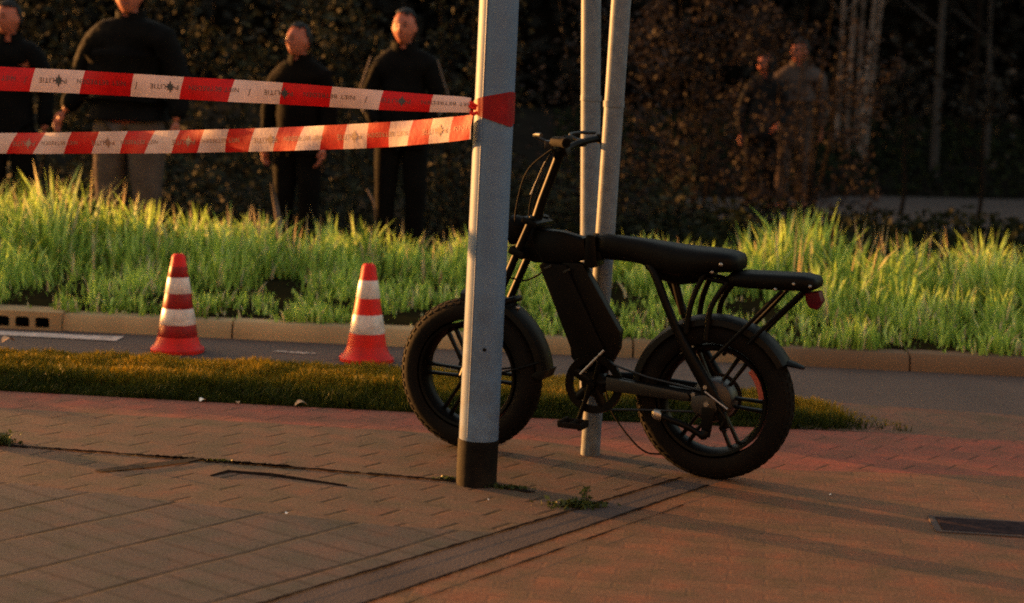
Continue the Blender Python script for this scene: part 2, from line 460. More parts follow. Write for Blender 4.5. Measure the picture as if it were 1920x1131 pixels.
def sheet(name, polys, z, mats, kind='structure'):
    bm = bmesh.new()
    for i, poly in enumerate(polys):
        f = bm.faces.new([bm.verts.new((x, y, z)) for x, y in poly])
        f.material_index = min(i, len(mats) - 1)
        f.normal_update()
        if f.normal.z < 0: f.normal_flip()
    me = bpy.data.meshes.new(name)
    bm.to_mesh(me); bm.free()
    for m in mats: me.materials.append(m)
    o = bpy.data.objects.new(name, me); COL.objects.link(o)
    if kind: o['kind'] = kind
    return o

def np_mesh(name, verts, loops, starts, totals, rnd, m, parent=None):
    me = bpy.data.meshes.new(name)
    me.vertices.add(len(verts)); me.vertices.foreach_set('co', verts.astype(np.float32).ravel())
    me.loops.add(len(loops)); me.loops.foreach_set('vertex_index', loops.astype(np.int32))
    me.polygons.add(len(starts)); me.polygons.foreach_set('loop_start', starts.astype(np.int32))
    me.polygons.foreach_set('loop_total', totals.astype(np.int32))
    at = me.attributes.new('rnd', 'FLOAT', 'POINT')
    at.data.foreach_set('value', rnd.astype(np.float32))
    me.materials.append(m)
    me.update(calc_edges=True)
    o = bpy.data.objects.new(name, me); COL.objects.link(o)
    if parent: o.parent = parent
    return o

def blades(name, base, height, width, m, bend=0.45, rnd=None, lean=None, parent=None):
    """Grass blades: seven points, two quads and a tip each."""
    n = len(base)
    ang = rng.uniform(0, 2 * PI, n)
    d = np.stack([np.cos(ang), np.sin(ang), np.zeros(n)], 1)
    fa = ang + rng.uniform(0.9, 2.2, n)
    side = np.stack([np.cos(fa), np.sin(fa), np.zeros(n)], 1)
    b = bend * rng.uniform(0.15, 1.0, n)
    if lean is not None: d = d + lean[None, :]
    V = np.zeros((n, 7, 3))
    for i, t in enumerate((0.0, 0.4, 0.75, 1.0)):
        c = base + d * (height * b * t * t)[:, None]
        c[:, 2] += height * (t - 0.25 * b * t * t)
        w = (width * (1.0, 0.85, 0.55, 0)[i] * 0.5)[:, None]
        if i < 3:
            V[:, 2 * i] = c - side * w; V[:, 2 * i + 1] = c + side * w
        else:
            V[:, 6] = c
    o = (np.arange(n) * 7)[:, None]
    L = np.concatenate([o + np.array([[0, 1, 3, 2]]), o + np.array([[2, 3, 5, 4]]), o + np.array([[4, 5, 6]])], 1).ravel()
    tot = np.tile(np.array([4, 4, 3]), n)
    st = np.concatenate([[0], np.cumsum(tot)[:-1]])
    if rnd is None: rnd = rng.uniform(0, 1, n)
    return np_mesh(name, V.reshape(-1, 3), L, st, tot, np.repeat(rnd, 7), m, parent)

def leaves(name, pts, size, m, parent=None, rnd=None, droop=0.0):
    """Pointed leaves of four points, folded a little along the midrib."""
    n = len(pts)
    a = rng.normal(size=(n, 3)); a[:, 2] = a[:, 2] * 0.7 - droop
    a /= np.linalg.norm(a, axis=1)[:, None]
    b = np.cross(a, rng.normal(size=(n, 3))); b /= np.linalg.norm(b, axis=1)[:, None]
    s = (size * rng.uniform(0.6, 1.3, n))[:, None]
    V = np.stack([pts - a * s * 0.5, pts + b * s * 0.3 - a * s * 0.05, pts + a * s * 0.5, pts - b * s * 0.3 - a * s * 0.05], 1)
    L = np.arange(4 * n)
    st = np.arange(n) * 4; tot = np.full(n, 4)
    if rnd is None: rnd = rng.uniform(0, 1, n)
    return np_mesh(name, V.reshape(-1, 3), L, st, tot, np.repeat(rnd, 4), m, parent)

def vnoise(x, y, s, seed=0.0):
    return np.array([mnoise.noise((a * s, b * s, seed)) for a, b in zip(x, y)])

# ------------------------------------------------------------------ the setting
def lerp_line(x, pts):
    return np.interp(x, [p[0] for p in pts], [p[1] for p in pts])
KERB = [(-14, 9.5), (-2.633, 8.832), (2.561, 8.521), (14, 7.85)]           # foot of the kerb
ROADN = [(-14, 8.75), (-2.5, 8.05), (0, 7.90), (1.25, 7.64), (2.25, 7.46), (14, 7.05)]   # near edge of the road
VERGEN = [(-14, 7.62), (-2.125, 7.127), (-1.13, 7.05), (0, 6.985), (1.60, 6.955)]        # near edge of the verge
REDL = [(-14, 7.36), (-2.02, 6.773), (-1.07, 6.69), (-0.52, 6.638), (0.10, 6.554), (0.72, 6.24)]
LINEB = [(-14, 7.10), (-3, 6.28), (-1.82, 6.108), (-1.03, 5.984), (-0.141, 5.81), (0.10, 5.70), (0.27, 5.54)]
def xu(y): return -0.502 + (y - 4.527) * 0.763
def xl(y): return -0.245 + (y - 4.561) * 0.711

sheet('ground', [[(-250, -150), (250, -150), (250, 400), (-250, 400)]], -0.06, [M['soil']])
sheet('road', [[(x, y) for x, y in ROADN] + [(x, y + 0.05) for x, y in KERB[::-1]]], -0.002, [M['asphalt']])
R1 = [(-14, -4), (xu(-4), -4), (xu(5.17), 5.17), (-0.368, 5.206), (-0.675, 5.29), (-3, 5.95), (-14, 6.4)]
R2 = [(-14, 6.4), (-3, 5.95), (-0.675, 5.29), (-0.368, 5.206), (xu(5.17), 5.17), (xu(5.54), 5.54), (0.10, 5.70), (-0.141, 5.81), (-1.03, 5.984), (-1.82, 6.108), (-3, 6.28), (-14, 7.10)]
R3 = [(x, y) for x, y in LINEB[:-1]] + [(xu(5.54), 5.54), (xu(6.07), 6.07), (0.72, 6.24)] + [(x, y) for x, y in REDL[::-1][1:]]
R4 = [(x, y) for x, y in REDL] + [(1.03, 6.20), (1.9, 6.24), (14, 6.2), (14, 6.80), (1.9, 6.90), (1.60, 6.955)] + [(x, y) for x, y in VERGEN[::-1][1:]]
R5 = [(xl(-4), -4), (14, -4), (14, 6.2), (1.9, 6.24), (1.03, 6.20), (0.72, 6.24), (xu(6.07), 6.07), (xl(6.07), 6.07)]
R6 = [(1.2, 6.98), (1.60, 6.955), (1.9, 6.90), (14, 6.80), (14, 7.05), (2.25, 7.46), (1.25, 7.64)]
RG = [(xu(-4), -4), (xl(-4), -4), (xl(6.07), 6.07), (xu(6.07), 6.07)]
sheet('pavement', [R1, R2, R3, R4, R5, R6, RG], 0.0,
      [M['tile'], M['brick_brown'], M['brick_brown'], M['brick_red'], M['brick_orange'], M['apron'], M['gutter']])

def strip(line, w, jit=0.3, n=40):
    """Ragged thin strip along a polyline, as one polygon."""
    P = [Vector((x, y)) for x, y in line]
    Ls = [0.0]
    for a, b in zip(P, P[1:]): Ls.append(Ls[-1] + (b - a).length)
    up, dn = [], []
    for i in range(n + 1):
        s = Ls[-1] * i / n
        j = max(k for k in range(len(P) - 1) if Ls[k] <= s + 1e-9)
        t = (s - Ls[j]) / max(Ls[j + 1] - Ls[j], 1e-9)
        p = P[j].lerp(P[j + 1], min(t, 1))
        d = (P[j + 1] - P[j]).normalized(); nn = Vector((-d.y, d.x))
        up.append(tuple(p + nn * w * 0.5 * (1 + random.uniform(-jit, jit) * 2)))
        dn.append(tuple(p - nn * w * 0.5 * (1 + random.uniform(-jit, jit) * 2)))
    return up + dn[::-1]
jl = [strip([(xu(1), 1), (xu(6.0), 6.0)], 0.014, 0.25, 260), strip([(xl(1), 1), (xl(5.9), 5.9)], 0.012, 0.25, 260),
      strip([(xl(1) + 0.11, 1), (xl(5.6) + 0.10, 5.6)], 0.006, 0.6, 90),
      strip(LINEB[1:-1], 0.022, 0.35, 200), strip([(-1.25, 6.022), (-1.0, 5.979), (-0.75, 5.932)], 0.034, 0.4, 60)]
jo = sheet('paving_joint', jl, 0.004, [M['joint']])

# flat dark streak laid beside the long joint
st = sheet('pavement_streak', [[(-1.07, 6.005), (-1.12, 5.93), (-1.22, 5.84), (-1.37, 5.745), (-1.40, 5.765), (-1.33, 5.83), (-1.20, 5.93), (-1.12, 5.995)]], 0.0045,
           [mat('dark_streak', (0.010, 0.008, 0.009), (0.018, 0.013, 0.012), 0.9, scale=12, spec=0.1)])

# white line on the road, worn end and a worn remnant
sheet('road_marking', [strip([(-9, 9.02), (-2.6, 8.635), (-1.96, 8.60)], 0.13, 0.06, 50), strip([(-1.16, 8.39), (-0.95, 8.375)], 0.03, 0.5, 14)], 0.003, [M['paint']])

# kerb: stones with open joints, face leaning back a little
bm = bmesh.new()
xs = [-13.0]
while xs[-1] < 13: xs.append(xs[-1] + 1.0)
cuts = [-13, -11, -9.3, -7.5, -5.7, -4.5, -3.45, -2.70, -2.31, -1.425, -0.375, 0.62, 1.31, 2.0, 3.0, 4.0, 5.2, 6.6, 8.5, 10.5, 13]
for a, b in zip(cuts, cuts[1:]):
    if (a, b) == (-2.70, -2.31): continue            # the drain block stands here
    a2, b2 = a + 0.005, b - 0.005
    z = 0.082 + random.uniform(-0.004, 0.004)
    prof = [(0.0, -0.05), (0.004, 0.03), (0.02, z - 0.012), (0.034, z), (0.16, z + 0.002), (0.16, -0.05)]
    ra = [bm.verts.new((a2, lerp_line(a2, KERB) + y, h)) for y, h in prof]
    rb = [bm.verts.new((b2, lerp_line(b2, KERB) + y, h)) for y, h in prof]
    bm.faces.new(ra); bm.faces.new(rb[::-1])
    for i in range(len(prof)):
        j = (i + 1) % len(prof)
        bm.faces.new((ra[i], rb[i], rb[j], ra[j]))
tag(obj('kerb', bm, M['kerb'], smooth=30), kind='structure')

# kerb drain: concrete block with three real openings
t = thing('kerb_drain', 'pale concrete kerb drain block with three dark rounded slots set in the kerb', 'drain', (-2.505, float(lerp_line(-2.505, KERB)), 0), math.atan2(-0.06, 1))
bm = bmesh.new()
xe = [-0.195, -0.150, -0.075, -0.045, 0.03, 0.06, 0.135, 0.195]      # slot edges
ze = [-0.04, 0.010, 0.064, 0.092]
slots = {(1, 1), (3, 1), (5, 1)}
for i in range(7):
    for k in range(3):
        x0, x1, z0, z1 = xe[i], xe[i + 1], ze[k], ze[k + 1]
        y0, y1 = -0.012, 0.14
        if (i, k) in slots:
            v = [bm.verts.new(c) for c in ((x0, y0, z0), (x1, y0, z0), (x1, y0, z1), (x0, y0, z1), (x0, y1, z0), (x1, y1, z0), (x1, y1, z1), (x0, y1, z1))]
            # rounded upper corners
            for a, b, c, d in ((0, 1, 5, 4), (1, 2, 6, 5), (2, 3, 7, 6), (3, 0, 4, 7), (4, 5, 6, 7)):
                bm.faces.new([v[q] for q in (a, b, c, d)])
            r = 0.014
            for sx, xx in ((1, x0), (-1, x1)):
                pts = [(xx, z1 - r), (xx + sx * r * 0.3, z1 - r * 0.3), (xx + sx * r, z1), (xx, z1)]
                va = [bm.verts.new((p[0], y0 + 0.0005, p[1])) for p in pts]
                bm.faces.new(va)
        else:
            v = [bm.verts.new(c) for c in ((x0, y0, z0), (x1, y0, z0), (x1, y0, z1), (x0, y0, z1))]
            bm.faces.new(v)
v = [bm.verts.new(c) for c in ((-0.195, -0.012, 0.092), (0.195, -0.012, 0.092), (0.195, 0.17, 0.094), (-0.195, 0.17, 0.094))]
bm.faces.new(v)
for s in (-0.195, 0.195):
    v = [bm.verts.new(c) for c in ((s, -0.012, -0.04), (s, 0.17, -0.04), (s, 0.17, 0.094), (s, -0.012, 0.092))]
    bm.faces.new(v)
bmesh.ops.remove_doubles(bm, verts=bm.verts, dist=0.0003)
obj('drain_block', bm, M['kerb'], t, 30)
bm = bmesh.new()
for i in (1, 3, 5):
    box(bm, ((xe[i] + xe[i + 1]) / 2, 0.045, 0.039), (0.069, 0.11, 0.040), None, 0.006)
obj('drain_shade_fill', bm, mat('drain_shade', (0.002, 0.002, 0.002), None, 0.95, spec=0.0), t)  # near-black boxes plug the slots, standing in for the shade inside

# verge: mown mound between pavement and road
NX, NY = 160, 26
bm = bmesh.new()
grid = []
def verge_z(x, t):
    k = min(1.0, max(0.0, (1.54 - x) / 0.5))
    k = k * k * (3 - 2 * k)
    p = min(1.0, t / 0.38); p = p * p * (3 - 2 * p)
    q = min(1.0, (1 - t) / 0.16); q = q * q * (3 - 2 * q)
    return -0.012 + k * 0.045 * p * q + 0.006 * mnoise.noise((x * 2.5, t * 3, 3.3)) * k * p * q * 2
for i in range(NX):
    x = -9 + (1.68 + 9) * i / (NX - 1)
    ya, yb = lerp_line(x, VERGEN), lerp_line(x, ROADN) - 0.02
    if x > 1.15:                                     # rounded end
        f = (x - 1.15) / 0.53
        yb = yb - (yb - ya) * 0.72 * f * f; ya = ya + 0.05 * f
    grid.append([bm.verts.new((x, ya + (yb - ya) * j / (NY - 1), verge_z(x, j / (NY - 1)))) for j in range(NY)])
for i in range(NX - 1):
    for j in range(NY - 1):
        bm.faces.new((grid[i][j], grid[i + 1][j], grid[i + 1][j + 1], grid[i][j + 1]))
tag(obj('verge', bm, mat('verge_soil', (0.05, 0.04, 0.010), (0.025, 0.024, 0.008), 0.95, scale=12, spec=0.0)), kind='structure')
n = 60000
x = rng.uniform(-3.2, 1.66, n); tt = rng.beta(1.0, 1.0, n)
ya = lerp_line(x, VERGEN); yb = lerp_line(x, ROADN) - 0.02
f = np.clip((x - 1.15) / 0.53, 0, 1)
yb = yb - (yb - ya) * 0.72 * f * f; ya = ya + 0.05 * f
yy = ya + (yb - ya) * tt
zz = np.array([verge_z(a, b) for a, b in zip(x, tt)])
thin = np.clip((1.52 - x) / 0.35, 0.06, 1)
keep = rng.uniform(0, 1, n) < thin
x, yy, zz, tt = x[keep], yy[keep], zz[keep], tt[keep]
hh = (0.022 + 0.02 * np.abs(vnoise(x, yy, 4.0, 2.0)) * 2) * rng.uniform(0.6, 1.4, len(x))
hh *= np.where(tt < 0.3, 1.25, 1.0)
dry = np.clip(-0.15 + 2.6 * np.clip(tt - 0.10, 0, 0.30) + 0.45 * vnoise(x, yy, 2.2, 9.0) + rng.normal(0, 0.14, len(x)), 0, 1)  # dry gold plus sunlit tone painted on top, shaded green painted along near edge
tag(blades('verge_grass', np.stack([x, yy, zz], 1), hh, rng.uniform(0.004, 0.007, len(x)), M['shortgrass'], 0.8, dry), kind='stuff')

# bank behind the kerb
bm = bmesh.new()
grid = []
for i in range(90):
    x = -14 + 28 * i / 89
    k = lerp_line(x, KERB) + 0.158
    row = []
    for j, (dy, z) in enumerate(((0, 0.09), (0.3, 0.11), (0.9, 0.14), (1.7, 0.15), (2.4, 0.10), (3.1, 0.01), (3.6, -0.07))):
        row.append(bm.verts.new((x, k + dy, z + (0.03 * mnoise.noise((x, dy, 1.0)) if 0 < j < 6 else 0))))
    grid.append(row)
for a, b in zip(grid, grid[1:]):
    for j in range(6): bm.faces.new((a[j], b[j], b[j + 1], a[j + 1]))
tag(obj('bank', bm, mat('bank_soil', (0.022, 0.016, 0.006), (0.012, 0.010, 0.005), 0.95, scale=6, spec=0.0)), kind='structure')
TOP = [(-5.2, 0.36), (-3.1, 0.42), (-2.75, 0.49), (-2.45, 0.43), (-2.2, 0.34), (-1.4, 0.36), (-1.1, 0.29), (-0.3, 0.27), (0.3, 0.27), (1.3, 0.27), (1.6, 0.42), (2.1, 0.46), (2.6, 0.40), (3.3, 0.36), (5, 0.36)]
n = 44000
x = rng.uniform(-4.4, 4.4, n); dy = np.where(rng.uniform(0, 1, n) < 0.10, rng.uniform(-0.10, 0.12, n), rng.uniform(-0.05, 2.35, n))
cl = vnoise(x, dy, 2.6, 5.0); cl2 = vnoise(x, dy, 7.0, 8.0)
keep = rng.uniform(0, 1, n) < np.clip(0.58 + 1.7 * cl + 0.8 * cl2, 0.05, 1)
x, dy, cl, cl2 = x[keep], dy[keep], cl[keep], cl2[keep]
frac = np.clip(dy / 1.7, 0, 1)
ht = lerp_line(x, TOP) * (0.30 + 0.70 * frac ** 1.3) * np.clip(0.70 + 1.0 * cl + 0.7 * cl2, 0.30, 1.25) * rng.uniform(0.45, 1.15, len(x))
y = lerp_line(x, KERB) + 0.165 + dy
z = np.interp(dy, (0, 0.3, 0.9, 1.7, 2.4), (0.09, 0.11, 0.14, 0.15, 0.10)) - 0.01
tone = np.clip(0.45 + 0.35 * cl + rng.normal(0, 0.26, len(x)) + 0.16 * (frac - 0.5), 0, 1)
tone = tone * 0.93
dryb = rng.uniform(0, 1, len(x)) < np.where(dy < 0.5, 0.10, 0.045)
tone[dryb] = rng.uniform(0.95, 1.0, dryb.sum())
wd = rng.uniform(0.006, 0.024, len(x)) * (0.8 + 0.5 * frac)
tag(blades('bank_grass', np.stack([x, y, z], 1), ht, wd, M['grass'], 0.62, tone), kind='stuff')

# seed stalks standing out of the grass edge
n = 260
x = rng.uniform(-4, 4.2, n); dy = rng.uniform(1.2, 2.3, n)
y = lerp_line(x, KERB) + 0.165 + dy
ht = lerp_line(x, TOP) * rng.uniform(0.9, 1.25, n)
tag(blades('seed_stalks', np.stack([x, y, np.full(n, 0.12)], 1), ht, np.full(n, 0.009), M['grass'], 0.25, np.full(n, 0.985)), kind='stuff')

# path far behind on the right
sheet('path', [[(1.5, 17.6), (3.5, 17.4), (14, 18.2), (40, 22), (40, 28), (12, 25.5), (5, 23.6), (2.2, 23.0)]], -0.05, [M['path']])
# dark slope behind the path
bm = bmesh.new()
grid = []
for i in range(60):
    x = -12 + 40 * i / 59
    y0 = float(np.interp(x, (-12, 2, 5, 12, 28), (19, 21.5, 23.3, 25.3, 27)))
    grid.append([bm.verts.new((x, y0 + d, z + 0.12 * mnoise.noise((x * 0.7, d, 4)))) for d, z in ((0, -0.2), (0.8, 0.25), (1.8, 0.55), (3.2, 0.8), (6, 0.9), (14, 0.9))])
for a, b in zip(grid, grid[1:]):
    for j in range(5): bm.faces.new((a[j], b[j], b[j + 1], a[j + 1]))
tag(obj('hill', bm, M['soil']), kind='structure')
n = 9000
x = rng.uniform(0.5, 12, n); d = rng.uniform(0.1, 3.4, n)
y = np.interp(x, (-12, 2, 5, 12, 28), (19, 21.5, 23.3, 25.3, 27)) + d
z = np.interp(d, (0, 0.8, 1.8, 3.2, 6), (-0.1, 0.27, 0.57, 0.82, 0.9)) + rng.uniform(0, 0.16, n)
tag(leaves('ground_ivy', np.stack([x, y, z], 1), 0.11, M['ivy']), kind='stuff')

# the wood behind everything: reads as one dark mass
n = 30000
x = rng.uniform(-11, 16, n); y = rng.uniform(27.5, 31.0, n); z = rng.uniform(0.2, 7.0, n)
kp = rng.uniform(0, 1, n) < np.clip(0.75 + 0.8 * vnoise(x, z, 0.8, 1.0), 0.25, 1)
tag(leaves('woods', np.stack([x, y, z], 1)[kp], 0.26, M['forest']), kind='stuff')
bm = bmesh.new()
for i in range(330):
    bx = random.uniform(-14, 20); by = random.uniform(31.0, 33.5)
    mtx = Matrix.Translation((bx, by, random.uniform(-0.3, 7.0))) @ Matrix.Rotation(random.uniform(0, 3), 4, 'Z') @ Matrix.Diagonal((1.8, 0.9, 1.5, 1))
    r = bmesh.ops.create_icosphere(bm, subdivisions=2, radius=1.0, matrix=mtx)
    for v in r['verts']: v.co += Vector((mnoise.noise(v.co * 1.7), mnoise.noise(v.co * 1.7 + Vector((5, 0, 0))), mnoise.noise(v.co * 1.7 + Vector((0, 5, 0))))) * 0.4
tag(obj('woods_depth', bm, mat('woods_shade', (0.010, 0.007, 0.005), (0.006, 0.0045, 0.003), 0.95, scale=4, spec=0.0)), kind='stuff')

# added house front, unseen behind the camera, bouncing warm sunlight onto the scene
t = thing('bounce_facade', 'unseen pale brick house front added behind the camera to bounce warm light', 'house', (5.0, -7.0, 0))
M['facade'] = brick_mat('facade_brick', (0.46, 0.45, 0.45), (0.40, 0.39, 0.38), (0.40, 0.39, 0.38), 0.0, 0.21, 0.065, 0.01, (0.36, 0.26, 0.2), 0.3)
bm = bmesh.new()
wx = [-12.0] + [q for c_ in (-10, -7, -4, -1, 2, 5, 8) for q in (c_ - 0.7, c_ + 0.7)] + [11.0]
wz = [-0.1, 0.9, 2.4, 3.8, 5.3, 6.7, 8.0, 9.5]
for i in range(len(wx) - 1):
    for j in range(len(wz) - 1):
        hole = i % 2 == 1 and j in (1, 3, 5)
        x0, x1, z0, z1 = wx[i], wx[i + 1], wz[j], wz[j + 1]
        if not hole:
            bm.faces.new([bm.verts.new(c_) for c_ in ((x1, 0, z0), (x0, 0, z0), (x0, 0, z1), (x1, 0, z1))])
        else:
            v = [bm.verts.new(c_) for c_ in ((x0, 0, z0), (x1, 0, z0), (x1, 0, z1), (x0, 0, z1), (x0, -0.15, z0), (x1, -0.15, z0), (x1, -0.15, z1), (x0, -0.15, z1))]
            for q in ((0, 1, 5, 4), (1, 2, 6, 5), (2, 3, 7, 6), (3, 0, 4, 7)): bm.faces.new([v[e] for e in q])
box(bm, (-0.5, -3.5, 4.7), (22.9, 6.6, 9.5))
bmesh.ops.remove_doubles(bm, verts=bm.verts, dist=0.001)
obj('wall', bm, M['facade'], t, 30)
M['glass'] = mat('window_glass', (0.03, 0.035, 0.04), None, 0.08, bmp=0)
M['frame'] = mat('window_paint', (0.7, 0.66, 0.6), None, 0.5, bmp=0.05)
for c_ in (-10, -7, -4, -1, 2, 5, 8):
    for z0 in (0.9, 3.8, 6.7):
        h_ = 1.5 if z0 < 6 else 1.3
        bm = bmesh.new()
        for a_, b_ in (((c_, -0.1, z0 + 0.04), (1.4, 0.06, 0.07)), ((c_, -0.1, z0 + h_ - 0.04), (1.4, 0.06, 0.07)), ((c_ - 0.66, -0.1, z0 + h_ / 2), (0.07, 0.06, h_ - 0.16)), ((c_ + 0.66, -0.1, z0 + h_ / 2), (0.07, 0.06, h_ - 0.16)), ((c_, -0.1, z0 + h_ / 2), (0.06, 0.05, h_ - 0.16))):
            box(bm, a_, b_)
        w_ = obj('window', bm, M['frame'], t)
        bm = bmesh.new(); box(bm, (c_, -0.13, z0 + h_ / 2), (1.38, 0.02, h_ - 0.04)); obj('pane', bm, M['glass'], w_)

# ------------------------------------------------------------------ shrubs and trees
def shrub(name, label, cat, x, y, w, d, h, n, size, m, stems=7, group=None, z0=0.0, clear=0.05, dens=0.65):
    t = thing(name, label, cat, (x, y, -0.05), 0, group)
    bm = bmesh.new()
    tips = []
    for k in range(stems):
        a = random.uniform(0, 2 * PI); r = random.uniform(0.1, 0.8)
        tip = Vector((math.cos(a) * r * w / 2, math.sin(a) * r * d / 2, h * random.uniform(0.6, 0.95)))
        b0 = Vector((tip.x * 0.3, tip.y * 0.3, 0))
        mid = b0.lerp(tip, 0.5) + Vector((random.uniform(-0.08, 0.08), random.uniform(-0.08, 0.08), 0.05))
        tube(bm, smoothpath([b0, mid, tip], 4), [0.013 - 0.0012 * i for i in range(9)], 6)
        tips.append((b0, mid, tip))
    obj('stem', bm, M['bark'], t)
    P = rng.uniform(-1, 1, (n * 2, 3))
    u = P[:, 0]; v = P[:, 1]; zz = (P[:, 2] + 1) / 2
    nx = u * w / 2; ny = v * d / 2; nz = clear + zz * (h - clear)
    bul = vnoise(nx + x, nz * 1.0, 1.9, y) ; hole = vnoise(nx + x, nz, 4.2, y + 3)
    lim = 0.85 + 0.55 * bul
    rr = np.sqrt(u * u + v * v + (np.clip(zz - 0.55, 0, 1) / 0.5) ** 2)
    k = (rr < lim) & (rng.uniform(0, 1, n * 2) < np.clip(dens + 0.9 * hole, 0.04, 1))
    pts = np.stack([nx, ny, nz], 1)[k][:n]
    clump = np.clip(0.45 + 0.5 * vnoise(pts[:, 0] + x, pts[:, 2], 3.0, y + 9) + rng.normal(0, 0.2, len(pts)), 0, 1)
    leaves('foliage', pts, size, m, t, clump, 0.2)
    return t

SH = 'dark shrubs behind the onlookers'
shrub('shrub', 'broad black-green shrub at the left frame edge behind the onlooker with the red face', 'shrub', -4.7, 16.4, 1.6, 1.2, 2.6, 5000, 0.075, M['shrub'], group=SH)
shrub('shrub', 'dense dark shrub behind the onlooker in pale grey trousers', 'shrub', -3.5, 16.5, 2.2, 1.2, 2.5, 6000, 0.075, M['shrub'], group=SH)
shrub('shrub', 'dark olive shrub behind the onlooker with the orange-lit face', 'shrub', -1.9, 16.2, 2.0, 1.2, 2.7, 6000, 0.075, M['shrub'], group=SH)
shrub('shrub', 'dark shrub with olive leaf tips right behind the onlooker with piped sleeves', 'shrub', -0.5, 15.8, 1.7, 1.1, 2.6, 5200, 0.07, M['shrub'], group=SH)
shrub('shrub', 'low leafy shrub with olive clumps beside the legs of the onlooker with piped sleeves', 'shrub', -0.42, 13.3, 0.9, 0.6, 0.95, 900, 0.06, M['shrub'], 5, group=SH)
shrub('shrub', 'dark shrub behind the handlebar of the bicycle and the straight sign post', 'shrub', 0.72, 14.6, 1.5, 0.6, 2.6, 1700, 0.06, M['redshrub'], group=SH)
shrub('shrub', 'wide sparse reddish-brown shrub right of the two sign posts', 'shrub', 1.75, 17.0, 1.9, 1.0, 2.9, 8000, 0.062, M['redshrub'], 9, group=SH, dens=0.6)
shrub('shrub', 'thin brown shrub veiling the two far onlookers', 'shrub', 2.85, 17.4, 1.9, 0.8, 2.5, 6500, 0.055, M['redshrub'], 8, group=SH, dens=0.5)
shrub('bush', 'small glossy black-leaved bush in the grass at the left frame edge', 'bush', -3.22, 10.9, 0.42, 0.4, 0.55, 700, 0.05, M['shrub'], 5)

n = 9000
x = rng.uniform(-5.6, 1.6, n); y = rng.uniform(13.6, 16.0, n)
z = rng.uniform(-0.05, 1.0, n) * np.clip(0.55 + 0.7 * vnoise(x, y, 1.7, 2.0), 0.15, 1)
tag(leaves('undergrowth', np.stack([x, y, z], 1), 0.07, M['shrub']), kind='stuff')
n = 14000
x = rng.uniform(0.2, 7.5, n); y = rng.uniform(12.4, 17.4, n)
z = rng.uniform(-0.05, 0.30, n) * np.clip(0.6 + 1.0 * vnoise(x, y, 1.1, 6.0), 0.12, 1)
tag(leaves('weedy_ground', np.stack([x, y, z], 1), 0.075, M['ivy']), kind='stuff')

def tree(name, label, x, y, h, r, bark, leanx=0.0, crown=1.4, n=900, stems=1, spread=0.3, group=None, z0=0.6):
    t = thing(name, label, 'tree', (x, y, z0), 0, group)
    for s in range(stems):
        bm = bmesh.new()
        ox = (s - (stems - 1) / 2) * spread; oy = random.uniform(-0.2, 0.2) * (stems > 1)
        pts = [Vector((ox * 0.7 + leanx * k / 5 + (ox * 0.5 * k / 5) + random.uniform(-0.03, 0.03), oy, h * k / 5)) for k in range(6)]
        sp = smoothpath(pts, 5)
        rs = [r * random.uniform(0.95, 1.05) * (1.25 if i == 0 else 1) * (1 - 0.75 * i / len(sp)) for i in range(len(sp))]
        tube(bm, sp, rs, 9)
        for q in range(7):
            i = random.randint(len(sp) // 3, len(sp) - 3)
            a = random.uniform(0, 2 * PI); L = random.uniform(0.5, 1.2) * crown * 0.7
            e = sp[i] + Vector((math.cos(a) * L, math.sin(a) * L, L * 0.8))
            tube(bm, smoothpath([sp[i], sp[i].lerp(e, 0.5) + Vector((0, 0, -0.05)), e], 3), [rs[i] * 0.5 * (1 - 0.12 * k) for k in range(7)], 6)
        obj('trunk', bm, bark, t)
    P = rng.normal(size=(n, 3)) * np.array([crown * 0.5, crown * 0.5, h * 0.17]) + np.array([leanx, 0, h * 0.78])
    P = P[P[:, 2] > h * 0.38]
    leaves('crown', P, 0.12, M['forest'], t)
    return t

TR = 'trees on the dark slope'
tree('birch_tree', 'clump of pale peeling stems at the head of the slope beside the far onlookers', 4.72, 24.6, 6.0, 0.045, M['palebark'], 0.1, 1.5, 1200, 5, 0.14, TR, 0.2)
tree('tree', 'slim straight grey trunk standing alone on the dark slope', 5.80, 24.3, 6.5, 0.062, M['greybark'], 0.02, 1.4, 900, group=TR, z0=0.15)
tree('tree', 'short thin pale trunk near the right frame edge', 6.64, 24.7, 5.0, 0.045, M['greybark'], -0.1, 1.2, 700, group=TR, z0=0.15)
tree('tree', 'dull reddish trunk between the lone grey trunk and the thin pale one', 6.95, 27.0, 6.0, 0.07, M['bark'], 0.08, 1.5, 800, group=TR, z0=0.15)
tree('tree', 'dark trunk left of the lone grey trunk', 5.35, 26.6, 6.0, 0.07, M['bark'], -0.05, 1.5, 800, group=TR, z0=0.15)
tree('tree', 'dark trunk half hidden behind the reddish shrub', 3.6, 26.0, 6.0, 0.08, M['bark'], 0.05, 1.6, 900, group=TR, z0=0.15)
SAP = 'thin dark saplings before the path'
for (x, y, lab) in ((4.46, 20.0, 'thin dark sapling stem in front of the path under the lone grey trunk'), (5.36, 20.0, 'thin brown sapling stem in front of the path, nearer the right frame edge')):
    tree('sapling', lab, x, y, 1.7, 0.028, M['bark'], -0.02, 0.45, 170, group=SAP, z0=-0.05)

